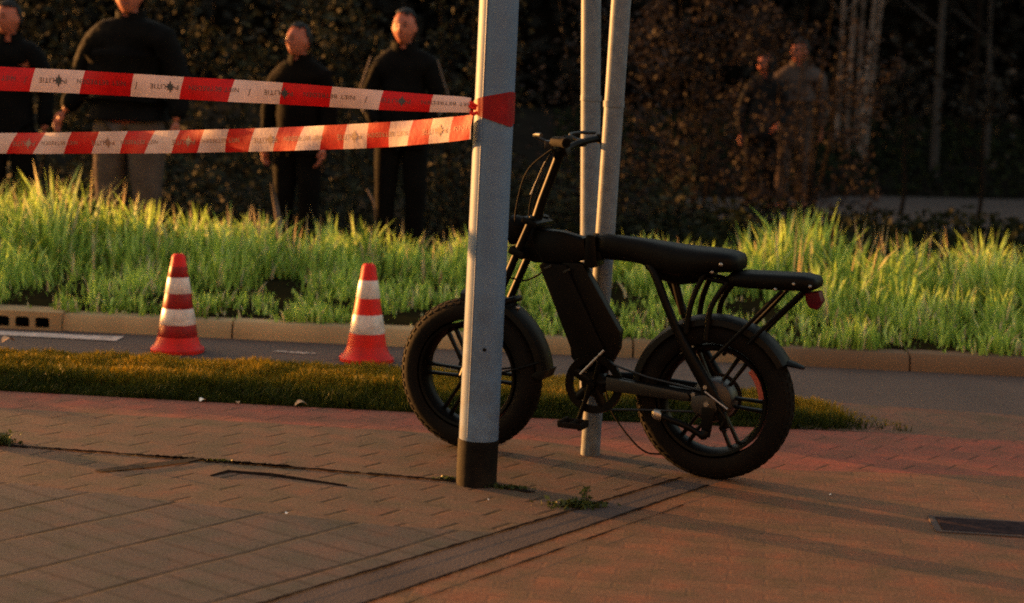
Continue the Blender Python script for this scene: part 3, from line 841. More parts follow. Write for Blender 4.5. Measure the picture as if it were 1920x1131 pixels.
# weathered stake in the grass on the right, pale broken stems in the grass
def stake(label, pts, r, m, name='wooden_stake', cat='stake'):
    bm = bmesh.new()
    tube(bm, pts, r, 7)
    return tag(obj(name, bm, m), label, cat)
stake('short dark stake standing in the tall grass behind the rear rack', [(2.076, 11.2, 0.0), (2.07, 11.2, 0.25), (2.072, 11.2, 0.50)], [0.02, 0.019, 0.017], M['bark'])
stake('pale broken stem leaning out of the grass below the orange-lit onlooker', smoothpath([(-1.55, 11.5, 0.05), (-1.57, 11.5, 0.35), (-1.625, 11.5, 0.62)], 4), [0.013, 0.016, 0.02, 0.02, 0.021, 0.02, 0.018, 0.014, 0.008], M['palebark'], 'plant_stem', 'stem')
stake('thin pale bent stem in front of the onlooker with piped sleeves', smoothpath([(-0.945, 11.6, 0.05), (-0.935, 11.6, 0.35), (-0.95, 11.6, 0.50), (-1.0, 11.6, 0.60)], 4), 0.006, M['palebark'], 'plant_stem', 'stem')

# ------------------------------------------------------------------ people
def mod_mesh(name, bm, mods):
    me = bpy.data.meshes.new(name + '_tmp'); bm.to_mesh(me); bm.free()
    o = bpy.data.objects.new(name + '_tmp', me); COL.objects.link(o)
    for ty, kw in mods:
        m = o.modifiers.new(ty, ty)
        for k, v in kw.items(): setattr(m, k, v)
    dg = bpy.context.evaluated_depsgraph_get()
    out = bpy.data.meshes.new_from_object(o.evaluated_get(dg))
    bpy.data.objects.remove(o); bpy.data.meshes.remove(me)
    return out

def skin_bm(nodes, edges, root):
    bm = bmesh.new()
    lay = bm.verts.layers.skin.verify()
    vs = {}
    for k, (co, r) in nodes.items():
        v = bm.verts.new(co); vs[k] = v
        v[lay].radius = r if isinstance(r, tuple) else (r, r)
        v[lay].use_root = (k == root)
    for a, b in edges: bm.edges.new((vs[a], vs[b]))
    return bm

def link_mesh(name, me, m, parent):
    me.name = name
    me.materials.clear(); me.materials.append(m)
    me.polygons.foreach_set('use_smooth', [True] * len(me.polygons))
    o = bpy.data.objects.new(name, me); COL.objects.link(o); o.parent = parent
    return o

def head_mesh(bm, c, turn, tilt, k=1.0):
    """Head with brow, nose, mouth, chin and ears; faces -y before the turn."""
    r = bmesh.ops.create_uvsphere(bm, u_segments=28, v_segments=20, radius=1.0)
    M4 = Matrix.Translation(c) @ Matrix.Rotation(turn, 4, 'Z') @ Matrix.Rotation(tilt, 4, 'X') @ Matrix.Scale(1.03 * k, 4)
    for v in r['verts']:
        x, y, z = v.co
        front = max(0.0, -y)
        w = 0.077 * (1 - 0.30 * max(0, -z - 0.1) ** 1.2)
        X = x * w; Yy = y * 0.097; Z = z * 0.118
        if y > 0 and z < -0.1: Yy *= 1 - 0.5 * (-z - 0.1)
        g = lambda x0, z0, sx, sz: math.exp(-((x - x0) / sx) ** 2 - ((z - z0) / sz) ** 2) * (front > 0.2)
        Yy -= 0.026 * g(0, -0.16, 0.14, 0.15) + 0.010 * g(0, 0.02, 0.11, 0.18)       # nose
        Yy += 0.013 * (g(0.36, 0.03, 0.20, 0.10) + g(-0.36, 0.03, 0.20, 0.10))       # eye sockets
        Yy -= 0.006 * g(0, 0.22, 0.6, 0.12)                                          # brow
        Yy += 0.005 * g(0, -0.50, 0.35, 0.05)                                        # mouth line
        Yy -= 0.008 * g(0, -0.80, 0.28, 0.16)                                        # chin
        v.co = M4 @ Vector((X, Yy, Z))
    for s in (-1, 1):
        bmesh.ops.create_uvsphere(bm, u_segments=10, v_segments=8, radius=1.0,
                                  matrix=M4 @ Matrix.Translation((s * 0.076, 0.008, -0.008)) @ Matrix.Rotation(s * 0.3, 4, 'Z') @ Matrix.Diagonal((0.010, 0.02, 0.031, 1)))
    return M4

def hand_bm(wrist, dirv, side, palm_n):
    """Palm, four fingers, thumb as skinned chains, slightly curled."""
    d = dirv.normalized(); nn = (palm_n - d * palm_n.dot(d)).normalized(); s = d.cross(nn) * side
    nodes = {'w': (wrist, (0.026, 0.02)), 'p': (wrist + d * 0.045, (0.036, 0.016)), 'p2': (wrist + d * 0.085, (0.036, 0.013))}
    ed = [('w', 'p'), ('p', 'p2')]
    for i, (off, L) in enumerate(((-0.030, 0.066), (-0.010, 0.076), (0.010, 0.072), (0.029, 0.056))):
        b = wrist + d * 0.088 + s * off
        a1 = b + d * L * 0.45 + nn * L * 0.12
        a2 = a1 + d * L * 0.3 + nn * L * 0.22
        a3 = a2 + d * L * 0.18 + nn * L * 0.24
        for k, (q, rr) in enumerate(((b, 0.0092), (a1, 0.0088), (a2, 0.008), (a3, 0.0068))):
            nodes[f'f{i}{k}'] = (q, rr)
        ed += [('p2', f'f{i}0'), (f'f{i}0', f'f{i}1'), (f'f{i}1', f'f{i}2'), (f'f{i}2', f'f{i}3')]
    t0 = wrist + d * 0.03 - s * 0.028; t1 = t0 + d * 0.032 - s * 0.022 + nn * 0.012; t2 = t1 + d * 0.03 - s * 0.004 + nn * 0.012
    for k, (q, rr) in enumerate(((t0, 0.013), (t1, 0.0105), (t2, 0.008))): nodes[f't{k}'] = (q, rr)
    ed += [('p', 't0'), ('t0', 't1'), ('t1', 't2')]
    return skin_bm(nodes, ed, 'w')

def person(label, loc, rz, H=1.78, turn=0.0, tilt=0.0, armL=None, armR=None, jacket='jacketblack', trousers='trousersdark',
           bulk=1.0, coat=False, collar=True, group=None, hooded=False, wide=1.0, piping=False, legs=0.095, hem_z=None):
    """Figure standing, facing local -y. armL / armR: (elbow, wrist) offsets from the shoulder."""
    t = thing('person', label, 'person', loc, rz, group)
    k = H / 1.78
    V = lambda x, y, z: Vector((x * k, y * k, z * k))
    sw = 0.175 * wide
    armL = armL or ((0.06, 0.02, -0.28), (0.05, -0.05, -0.53))
    armR = armR or ((-0.06, 0.02, -0.28), (-0.05, -0.05, -0.53))
    shL, shR = V(sw, 0.0, 1.395), V(-sw, 0.0, 1.395)
    eL, wL = shL + V(*armL[0]), shL + V(*armL[1])
    eR, wR = shR + V(*armR[0]), shR + V(*armR[1])
    nd = {'pel': (V(0, 0, 0.95), (0.135 * k, 0.10 * k)), 'sp': (V(0, 0.0, 1.14), (0.125 * k, 0.09 * k)), 'ch': (V(0, 0.01, 1.32), (0.145 * k, 0.10 * k)),
          'nb': (V(0, 0.01, 1.455), (0.075 * k, 0.065 * k)), 'nk': (V(0, -0.005, 1.53), 0.052 * k), 'hd': (V(0, -0.012, 1.60), 0.05 * k),
          'shL': (shL, 0.058 * k), 'eL': (eL, 0.042 * k), 'wL': (wL, 0.027 * k), 'shR': (shR, 0.058 * k), 'eR': (eR, 0.042 * k), 'wR': (wR, 0.027 * k)}
    ed = [('pel', 'sp'), ('sp', 'ch'), ('ch', 'nb'), ('nb', 'nk'), ('nk', 'hd'), ('ch', 'shL'), ('shL', 'eL'), ('eL', 'wL'), ('ch', 'shR'), ('shR', 'eR'), ('eR', 'wR')]
    for s, q in ((1, 'L'), (-1, 'R')):
        nd['hip' + q] = (V(s * legs, 0.0, 0.86), 0.085 * k); nd['kn' + q] = (V(s * (legs + 0.01), -0.015, 0.49), 0.058 * k)
        nd['an' + q] = (V(s * (legs + 0.015), 0.02, 0.09), 0.04 * k); nd['to' + q] = (V(s * (legs + 0.03), -0.13, 0.045), 0.035 * k)
        ed += [('pel', 'hip' + q), ('hip' + q, 'kn' + q), ('kn' + q, 'an' + q), ('an' + q, 'to' + q)]
    body = mod_mesh('body', skin_bm(nd, ed, 'pel'), [('SKIN', {}), ('SUBSURF', {'levels': 2})])
    bm = bmesh.new(); bm.from_mesh(body)
    M4 = head_mesh(bm, V(0, -0.025, 1.648), turn, tilt, k)
    for w_, e_, sd in ((wL, eL, 1), (wR, eR, -1)):
        hm = mod_mesh('hand', hand_bm(w_, (w_ - e_), sd, V(-sd, -0.3, 0.1)), [('SKIN', {}), ('SUBSURF', {'levels': 1})])
        bm.from_mesh(hm)
    body = mod_mesh('body', bm, [('REMESH', {'mode': 'VOXEL', 'voxel_size': 0.0075}), ('SMOOTH', {'factor': 0.4, 'iterations': 2})])
    link_mesh('body', body, M['skin'], t)
    # hair: a shell over the skull, open at the face
    bm = bmesh.new()
    r = bmesh.ops.create_uvsphere(bm, u_segments=28, v_segments=20, radius=1.0)
    kill = []
    for v in r['verts']:
        x, y, z = v.co
        jag = 0.22 * mnoise.noise((x * 4 + len(label), y * 4, z * 4)) + 0.10 * mnoise.noise((x * 14, y * 14, z * 14 + len(label)))
        face = (y < -0.15 and z < 0.55 + jag) or (z < -0.35 + jag and y < 0.55) or (abs(x) > 0.8 and z < 0.05 and y < 0.2) or z < -0.75
        if hooded: face = (y < -0.30 and abs(x) < 0.78 and z < 0.55 + jag) or (z < -0.9 and y < 0)
        if face: kill.append(v)
        b_ = 1.10 + 0.07 * mnoise.noise((x * 3 + len(label), y * 3, z * 3)) + 0.05 * mnoise.noise((x * 12, y * 12, z * 5)) + (0.10 if hooded else 0)
        v.co = M4 @ Vector((x * 0.077 * b_, y * 0.098 * b_, z * 0.118 * b_ + 0.004))
    bmesh.ops.delete(bm, geom=kill, context='VERTS')
    obj('hood' if hooded else 'hair', bm, M[jacket] if hooded else M['hair'], t)
    for s in (-1, 1):
        bm = bmesh.new()
        bmesh.ops.create_uvsphere(bm, u_segments=8, v_segments=6, radius=1.0, matrix=M4 @ Matrix.Translation((s * 0.028, -0.0845, 0.004)) @ Matrix.Diagonal((0.0155, 0.007, 0.0085, 1)))
        obj('eye', bm, M['eyes'], t)
        bm = bmesh.new()
        bmesh.ops.create_uvsphere(bm, u_segments=8, v_segments=6, radius=1.0, matrix=M4 @ Matrix.Translation((s * 0.029, -0.0885, 0.027)) @ Matrix.Rotation(s * 0.12, 4, 'Y') @ Matrix.Diagonal((0.021, 0.006, 0.0045, 1)))
        obj('eyebrow', bm, M['hair'], t)
    bm = bmesh.new()
    bmesh.ops.create_uvsphere(bm, u_segments=10, v_segments=6, radius=1.0, matrix=M4 @ Matrix.Translation((0, -0.082, -0.058)) @ Matrix.Diagonal((0.022, 0.008, 0.006, 1)))
    obj('mouth', bm, M['lips'], t)
    # jacket, trousers and shoes follow the body
    b = bulk
    hem = hem_z or (0.62 if coat else 0.86)
    jd = {'hem': (V(0, 0, hem), (0.185 * b * k, 0.14 * b * k)), 'pel': (V(0, 0, max(0.98, hem + 0.07)), (0.172 * b * k, 0.128 * b * k)), 'sp': (V(0, 0, 1.15), (0.168 * b * k, 0.122 * b * k)), 'ch': (V(0, 0.01, 1.33), (0.172 * b * k, 0.128 * b * k)),
          'nb': (V(0, 0.012, 1.435), (0.115 * b * k, 0.10 * k)), 'nk': (V(0, 0.004, 1.535), (0.076 * k, 0.074 * k)),
          'shL': (shL - V(0, 0, 0.01), 0.078 * b * k), 'eL': (eL, 0.065 * b * k), 'wL': (wL - (wL - eL) * 0.05, 0.047 * b * k), 'shR': (shR - V(0, 0, 0.01), 0.078 * b * k), 'eR': (eR, 0.065 * b * k), 'wR': (wR - (wR - eR) * 0.05, 0.047 * b * k)}
    je = [('hem', 'pel'), ('pel', 'sp'), ('sp', 'ch'), ('ch', 'nb'), ('nb', 'nk'), ('nb', 'shL'), ('shL', 'eL'), ('eL', 'wL'), ('nb', 'shR'), ('shR', 'eR'), ('eR', 'wR')]
    jm = mod_mesh('jacket', skin_bm(jd, je, 'pel'), [('SKIN', {}), ('SUBSURF', {'levels': 2})])
    for v in jm.vertices:
        q = v.co * 7
        v.co += v.normal * (0.016 * mnoise.noise(q + Vector((len(label), 0, 0))) + 0.008 * mnoise.noise(Vector((v.co.x * 9, v.co.y * 9, v.co.z * 26)) + Vector((0, len(label), 0))))
    jo_ = link_mesh('jacket', jm, M[jacket], t)
    bm = bmesh.new()
    ring = []
    for z_, r_ in ((1.485, 0.098), (1.535, 0.090), (1.56, 0.088), (1.552, 0.080), (1.50, 0.082)):
        ring.append([bm.verts.new(V(r_ * math.cos(a_) * 1.02, 0.006 + r_ * math.sin(a_) * 0.95, z_ + 0.018 * math.sin(a_)) + Vector((0, 0, 0.006 * mnoise.noise((math.cos(a_) * 3, math.sin(a_) * 3, len(label)))))) for a_ in [-PI / 2 + 0.25 + (2 * PI - 0.5) * i_ / 26 for i_ in range(27)]])
    for q_, w_ in zip(ring, ring[1:]):
        for i_ in range(26): bm.faces.new((q_[i_], q_[i_ + 1], w_[i_ + 1], w_[i_]))
    obj('collar', bm, M[jacket], jo_)
    td = {'pel': (V(0, 0, 0.97), (0.15 * k, 0.115 * k))}
    te = []
    for s, q in ((1, 'L'), (-1, 'R')):
        td['hip' + q] = (V(s * legs, 0.0, 0.84), 0.108 * b * k); td['kn' + q] = (V(s * (legs + 0.01), -0.015, 0.49), 0.078 * b * k)
        td['an' + q] = (V(s * (legs + 0.015), 0.02, 0.10), 0.06 * k)
        te += [('pel', 'hip' + q), ('hip' + q, 'kn' + q), ('kn' + q, 'an' + q)]
    tm = mod_mesh('trousers', skin_bm(td, te, 'pel'), [('SKIN', {}), ('SUBSURF', {'levels': 2})])
    for v in tm.vertices: v.co += v.normal * 0.009 * mnoise.noise(v.co * 8)
    link_mesh('trousers', tm, M[trousers], t)
    for s in (1, -1):
        sd = {'a': (V(s * (legs + 0.015), 0.035, 0.06), 0.05 * k), 'b': (V(s * (legs + 0.025), -0.06, 0.048), 0.048 * k), 'c': (V(s * (legs + 0.035), -0.16, 0.04), 0.04 * k)}
        link_mesh('shoe', mod_mesh('shoe', skin_bm(sd, [('a', 'b'), ('b', 'c')], 'a'), [('SKIN', {}), ('SUBSURF', {'levels': 2})]), M['shoes'], t)
    if piping:
        for sh, e_, w_, s in ((shL, eL, wL, 1), (shR, eR, wR, -1)):
            bm = bmesh.new()
            o_ = V(s * 0.070, -0.022, 0.0) * b
            tube(bm, smoothpath([sh + o_ * 0.8 + V(0, 0, 0.045), sh.lerp(e_, 0.5) + o_ * 1.02, e_ + o_ * 0.98, e_.lerp(w_, 0.5) + o_ * 0.75 + V(0, -0.02, 0)], 5), 0.006, 6)
            obj('sleeve_piping', bm, M['piping'], jo_)
    return t

ON = 'onlookers behind the tape'
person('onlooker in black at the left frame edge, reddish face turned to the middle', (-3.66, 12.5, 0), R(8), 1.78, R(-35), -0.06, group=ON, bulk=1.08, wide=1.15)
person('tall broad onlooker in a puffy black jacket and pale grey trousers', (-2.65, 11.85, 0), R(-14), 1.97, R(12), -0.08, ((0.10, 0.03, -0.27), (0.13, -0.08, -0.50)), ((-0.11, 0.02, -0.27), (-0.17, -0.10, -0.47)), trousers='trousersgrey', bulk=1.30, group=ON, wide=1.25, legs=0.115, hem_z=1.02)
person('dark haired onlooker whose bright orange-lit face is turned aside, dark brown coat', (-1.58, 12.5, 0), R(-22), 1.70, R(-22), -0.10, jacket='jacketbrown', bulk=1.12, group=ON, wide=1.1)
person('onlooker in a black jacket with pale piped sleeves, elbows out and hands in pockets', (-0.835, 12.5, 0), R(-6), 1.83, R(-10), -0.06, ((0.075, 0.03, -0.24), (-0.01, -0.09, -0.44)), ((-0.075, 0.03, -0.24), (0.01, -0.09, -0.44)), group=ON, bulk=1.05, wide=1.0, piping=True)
person('far hooded onlooker in a dark grey jacket behind the thin shrub, shorter of the two', (2.60, 18.6, 0), R(-10), 1.74, R(-40), 0.0, ((0.08, 0.0, -0.27), (0.0, -0.2, -0.40)), jacket='jacketgrey', group=ON, hooded=True)
person('far onlooker in a long pale grey coat behind the thin shrub', (3.0, 18.9, 0), R(-8), 1.90, R(-45), 0.0, jacket='coatgrey', trousers='trousersgrey', group=ON, coat=True, bulk=1.2, wide=1.15)

# ------------------------------------------------------------------ poles
def pole(name, label, cat, base, top_dx, H, r, m, r2=None, cap=True):
    t = thing(name, label, cat, base)
    bm = bmesh.new()
    n = 10
    tube(bm, [(top_dx * i / n, 0, -0.05 + (H + 0.05) * i / n) for i in range(n + 1)], [r + ((r2 or r) - r) * i / n for i in range(n + 1)], 40)
    obj('pole_shaft', bm, m, t)
    return t
lp = pole('lamp_post', 'thick grey lamp post with a black painted foot and red tape wound round it', 'lamp post', (-0.098, 5.80, 0), 0.045, 4.2, 0.0675, M['pole'], 0.062)
bm = bmesh.new()
tube(bm, [(0, 0, -0.02), (0.0, 0, 0.05), (0.0015, 0, 0.158)], 0.0693, 40)
obj('foot_band', bm, M['blackband'], lp)
bm = bmesh.new()
bmesh.ops.create_uvsphere(bm, u_segments=12, v_segments=8, radius=0.0065, matrix=Matrix.Translation((0.012, -0.0665, 0.475)) @ Matrix.Diagonal((1, 0.4, 1, 1)))
obj('bolt', bm, M['blackband'], lp)
bm = bmesh.new()
bmesh.ops.create_uvsphere(bm, u_segments=12, v_segments=8, radius=0.005, matrix=Matrix.Translation((0.040, -0.052, 0.86)) @ Matrix.Diagonal((1, 0.5, 1, 1)))
obj('bolt', bm, M['darkmetal'], lp)
bm = bmesh.new()
a_ = R(-124)
tube(bm, [(0.066 * math.cos(a_) + 0.045 * z_ / 4.2, 0.066 * math.sin(a_), z_) for z_ in (0.17, 1.0, 2.0, 3.0, 4.1)], [0.0022, 0.0024, 0.0034, 0.0045, 0.006], 6)
obj('weld_seam', bm, M['pole'], lp)
# lamp arm and head, above the frame
bm = bmesh.new()
tube(bm, smoothpath([(0.045, 0, 4.18), (0.05, 0.02, 4.5), (0.1, 0.3, 4.75), (0.15, 0.8, 4.82)], 5), 0.03, 12)
obj('lamp_arm', bm, M['pole'], lp)
bm = bmesh.new()
loft(bm, [(z_, 0.16, y_, 0.11, 0.22) for z_, y_ in ((4.79, 1.0), (4.81, 1.0), (4.87, 1.0), (4.89, 1.0))], 18, 'Z')
obj('lamp_head', bm, M['pole'], lp)
p3 = pole('sign_post', 'slim galvanised post leaning right, its foot behind the pedals', 'post', (0.3116, 6.335, 0), 0.0775, 3.3, 0.036, M['galv'])
p2 = pole('sign_post', 'upright slim galvanised post, the farther of the two behind the bicycle', 'post', (0.338, 7.0, -0.02), -0.135, 3.4, 0.0395, M['galv'])
for p_, r_, z_, dx in ((p3, 0.036, 1.30, 0.0775 * 1.30 / 3.3), (p2, 0.0395, 1.33, -0.135 * 1.33 / 3.4)):
    bm = bmesh.new()
    tube(bm, [(dx, 0, z_ - 0.011), (dx, 0, z_ + 0.011)], r_ + 0.003, 32)
    obj('clamp_band', bm, M['galv'], p_)

# ------------------------------------------------------------------ barrier tape
UP = [(-0.161, 5.749, 1.31, 1.261), (-0.202, 5.758, 1.313, 1.261), (-0.309, 5.782, 1.316, 1.258), (-0.462, 5.816, 1.322, 1.258), (-0.635, 5.853, 1.329, 1.26), (-0.801, 5.889, 1.335, 1.262),
      (-0.988, 5.929, 1.339, 1.263), (-1.158, 5.965, 1.341, 1.265), (-1.34, 6.003, 1.345, 1.267), (-1.524, 6.04, 1.349, 1.269), (-1.7, 6.076, 1.35, 1.269), (-1.818, 6.1, 1.351, 1.268),
      (-2.118, 6.16, 1.355, 1.271), (-2.527, 6.239, 1.357, 1.274), (-3.052, 6.339, 1.353, 1.269), (-3.9, 6.5, 1.35, 1.266)]
LO = [(-0.154, 5.739, 1.256, 1.175), (-0.219, 5.804, 1.245, 1.162), (-0.369, 5.944, 1.223, 1.138), (-0.526, 6.081, 1.204, 1.117), (-0.711, 6.230, 1.184, 1.098), (-0.925, 6.391, 1.163, 1.077), (-1.148, 6.545, 1.144, 1.058), (-1.379, 6.693, 1.126, 1.039), (-1.618, 6.835, 1.109, 1.023), (-1.864, 6.971, 1.091, 1.006), (-2.117, 7.102, 1.075, 0.992), (-2.508, 7.286, 1.051, 0.971), (-3.046, 7.510, 1.021, 0.943), (-3.743, 7.757, 0.984, 0.907)]
RED_LO = [0.0514, 0.2478, 0.4513, 0.6756, 0.9052, 1.1509, 1.4134, 1.679, 1.9703, 2.2707]
RED_UP = [0.2219, 0.5712, 0.9282, 1.2915, 1.6647]

class Ribbon:
    def __init__(self, pts, n=220, twist=0.0):
        top = smoothpath([(a, b, c) for a, b, c, d in pts], 12)
        bot = smoothpath([(a, b, d) for a, b, c, d in pts], 12)
        self.top, self.bot = top, bot
        self.s = [0.0]
        for a, b in zip(top, top[1:]): self.s.append(self.s[-1] + (b - a).length)
        self.len = self.s[-1]
    def at(self, s, t):
        """Point at arc length s from the post, t in 0 (bottom) .. 1 (top), plus normal."""
        i = max(0, min(len(self.s) - 2, int(np.searchsorted(self.s, s)) - 1))
        f = (s - self.s[i]) / max(self.s[i + 1] - self.s[i], 1e-6)
        a = self.top[i].lerp(self.top[i + 1], f); b = self.bot[i].lerp(self.bot[i + 1], f)
        d = (self.top[i + 1] - self.top[i]).normalized()
        nn = d.cross(Vector((0, 0, 1))).normalized()
        if nn.y > 0: nn = -nn
        cup = 0.006 * math.sin(s * 9) + 0.004 * math.sin(s * 23 + 1)
        return b.lerp(a, t) + nn * (cup * (0.5 - t) * 2 + 0.004 * math.sin(PI * t)), nn
    def mesh(self, name, parent, reds, slant, th=0.0004):
        ex = (reds[-1] - reds[-3]) / 2
        rs = [reds[0] - (reds[1] - reds[0]) * 3] + list(reds) + [reds[-1] + ex * 8]
        us = [-2.75] + [0.25 + k for k in range(len(reds))] + [0.25 + len(reds) - 1 + 8]
        NS, NT = 420, 6
        bm = bmesh.new(); uvl = bm.loops.layers.uv.new('UVMap')
        vs = []
        for i in range(NS + 1):
            s = self.len * i / NS
            row = []
            for j in range(NT + 1):
                p, nn = self.at(s, j / NT)
                row.append((bm.verts.new(p), bm.verts.new(p - nn * -th), s, j / NT))
            vs.append(row)
        for i in range(NS):
            for j in range(NT):
                q = (vs[i][j], vs[i + 1][j], vs[i + 1][j + 1], vs[i][j + 1])
                for side in (0, 1):
                    f = bm.faces.new([e[side] for e in (q if side == 0 else q[::-1])])
                    for lp_, e in zip(f.loops, (q if side == 0 else q[::-1])):
                        lp_[uvl].uv = (float(np.interp(e[2] + slant(e[2]) * (e[3] - 0.5), rs, us)) + 4.0, e[3])
        me = bpy.data.meshes.new(name)
        bm.to_mesh(me); bm.free()
        me.polygons.foreach_set('use_smooth', [True] * len(me.polygons))
        me.materials.append(M['tape'])
        o = bpy.data.objects.new(name, me); COL.objects.link(o)
        if parent: o.parent = parent
        return o

def text_mesh(body, size):
    cu = bpy.data.curves.new('lettering', 'FONT')
    cu.body = body; cu.size = size; cu.align_x = 'CENTER'; cu.align_y = 'CENTER'
    cu.space_character = 1.1
    o = bpy.data.objects.new('lettering_tmp', cu); COL.objects.link(o)
    dg = bpy.context.evaluated_depsgraph_get()
    me = bpy.data.meshes.new_from_object(o.evaluated_get(dg))
    bpy.data.objects.remove(o); bpy.data.curves.remove(cu)
    return me

EMBLEM = [(0, 0.6), (0.12, 0.22), (0.30, 0.30), (0.22, 0.10), (0.5, 0), (0.22, -0.10), (0.30, -0.30), (0.12, -0.22), (0, -0.6),
          (-0.12, -0.22), (-0.30, -0.30), (-0.22, -0.10), (-0.5, 0), (-0.22, 0.10), (-0.30, 0.30), (-0.12, 0.22)]

def print_on(rib, items, m, parent, width):
    """items: (kind, arc length of centre, height 0..1, size). The print stands upside down, as in the photo."""
    for kind, s0, t0, size in items:
        bm = bmesh.new()
        if kind == 'emblem':
            sub = bmesh.new(); sub.faces.new([sub.verts.new((x * size, y * size, 0)) for x, y in EMBLEM])
        else:
            me = text_mesh(kind, size); sub = bmesh.new(); sub.from_mesh(me); bpy.data.meshes.remove(me)
        bmesh.ops.triangulate(sub, faces=sub.faces)
        mp = {}
        for v in sub.verts:
            # image-right is towards the post (smaller s); upside down: text x runs to the left
            p, nn = rib.at(max(0.0, s0 + v.co.x), min(1, max(0, t0 - v.co.y / width)))
            mp[v] = bm.verts.new(p + nn * 0.0016)
        for f in sub.faces: bm.faces.new([mp[v] for v in f.verts])
        sub.free()
        nm = 'emblem' if kind == 'emblem' else 'lettering'
        me = bpy.data.meshes.new(nm); bm.to_mesh(me); bm.free()
        me.materials.append(m)
        o = bpy.data.objects.new(nm, me); COL.objects.link(o); o.parent = parent

ru = Ribbon(UP)
up = ru.mesh('barrier_tape', None, RED_UP, lambda s: 0.010 + 0.008 * min(1, s))
tag(up, 'upper red and white police tape with black upside-down print, pinched at the lamp post', 'tape', 'police tape strands')
it = []
for q in range(7):
    k = 0.235 + 0.412 * q
    it += [('LITIE', k + 0.045, 0.53, 0.0255), ('emblem', k, 0.52, 0.040), ('P', k - 0.025, 0.53, 0.0255)]
    it += [('NIET BETREDEN', k - 0.158, 0.55, 0.0235), ('/', k + 0.125, 0.5, 0.036)]
print_on(ru, it, M['ink'], up, 0.08)
rl = Ribbon(LO)
lo = rl.mesh('barrier_tape', None, RED_LO, lambda s: 0.008 + 0.055 * min(1, s / 2.6))
tag(lo, 'lower red and white tape running back from the lamp post over the road, slanted stripes', 'tape', 'police tape strands')
it = []
for q in range(9):
    k = 0.15 + 0.42 * q
    it += [('LITIE', k + 0.052, 0.5, 0.030), ('emblem', k, 0.5, 0.044), ('P', k - 0.029, 0.5, 0.030), ('NIET BETREDEN', k - 0.165, 0.52, 0.025)]
print_on(rl, it, M['fadedink'], lo, 0.095)
# red turn of the tape round the post, narrow at the knot and fanning to the right
bm = bmesh.new()
prev = None
for i in range(49):
    a = R(-172) + R(232) * i / 48                    # angle round the post, 270 = towards the camera
    f = min(1.0, i / 27)
    zt = 1.298 + 0.037 * f ** 0.8; zb = 1.262 - 0.042 * f ** 1.1
    if i > 30: zb += 0.05 * (i - 30) / 18; zt -= 0.01 * (i - 30) / 18
    rr = 0.0672 + 0.0012 + 0.0009 * math.sin(i * 1.3)
    cx = -0.098 + 0.045 * 1.28 / 4.2
    row = [bm.verts.new((cx + rr * math.cos(a), 5.80 + rr * math.sin(a), zb + (zt - zb) * j / 4)) for j in range(5)]
    if prev:
        for j in range(4): bm.faces.new((prev[j], row[j], row[j + 1], prev[j + 1]))
    prev = row
obj('tape_turn', bm, mat('tape_red_film', (0.19, 0.006, 0.010), (0.14, 0.005, 0.009), 0.5, scale=20, spec=0.1, bmp=0.25, bscale=40), up)
bm = bmesh.new()
for dz, dx in ((0.0, 0.0), (-0.02, 0.004), (0.012, 0.002)):
    tube(bm, smoothpath([(-0.165 + dx, 5.742, 1.285 + dz), (-0.155 + dx, 5.738, 1.278 + dz), (-0.142 + dx, 5.741, 1.276 + dz * 0.6)], 4), 0.006, 8)
obj('knot', bm, M['conered'], up)

# ------------------------------------------------------------------ traffic cones
def cone(label, loc, rz, dark, H):
    t = thing('traffic_cone', label, 'traffic cone', loc, rz, 'traffic cones on the road')
    rad = lambda z: 0.098 + (0.030 - 0.098) * (z - 0.05) / (H - 0.05)
    bm = bmesh.new()
    # flared foot with a rounded square outline
    rings = []
    for z, s_, sq in ((0.0, 0.128, 0.35), (0.016, 0.129, 0.35), (0.022, 0.123, 0.3), (0.030, 0.112, 0.2), (0.055, 0.101, 0.05), (0.075, rad(0.075), 0.0)):
        ring = []
        for k in range(48):
            a = 2 * PI * k / 48 + 0.2
            c, q = abs(math.cos(a)), abs(math.sin(a))
            rr = s_ * (1 + sq * 0.45 * (1 / max(c, q) - 1))
            ring.append(bm.verts.new((rr * math.cos(a), rr * math.sin(a), z)))
        rings.append(ring)
    for q, w in zip(rings, rings[1:]):
        for k in range(48): bm.faces.new((q[k], q[(k + 1) % 48], w[(k + 1) % 48], w[k]))
    bm.faces.new(rings[0][::-1])
    obj('base', bm, M['conered'], t)
    bm = bmesh.new()
    lathe(bm, [(rad(0.07), 0.07), (rad(H * 0.5), H * 0.5), (rad(H - 0.012), H - 0.012), (rad(H) * 0.8, H - 0.002), (rad(H) * 0.6, H), (rad(H) * 0.5, H - 0.03)], segs=40)
    obj('cone_body', bm, M['conered'], t)
    def band(name, f0, f1, m, off):
        bm = bmesh.new()
        lathe(bm, [(rad(H * f0) + off - 0.001, H * f0), (rad(H * f0) + off, H * f0 + 0.002), (rad(H * f1) + off, H * f1 - 0.002), (rad(H * f1) + off - 0.001, H * f1)], segs=40)
        obj(name, bm, m, t)
    if dark:
        for f0, f1 in ((0.16, 0.283), (0.448, 0.600), (0.765, 0.875)): band('sleeve_band', f0, f1, M['conesleeve'], 0.0022)
        for f0, f1 in ((0.284, 0.447), (0.601, 0.764)): band('reflective_band', f0, f1, M['conewhite'], 0.0025)
    else:
        for f0, f1 in ((0.29, 0.483), (0.65, 0.833)): band('reflective_band', f0, f1, M['conewhite'], 0.002)
    return t
cone('red and white cone with dark crimson sleeve bands, nearer the kerb drain', (-1.6145, 8.31, 0), 0.1, True, 0.475)
cone('bright red cone with two white bands, nearer the front wheel of the bicycle', (-0.690, 8.245, 0), 0.5, False, 0.47)

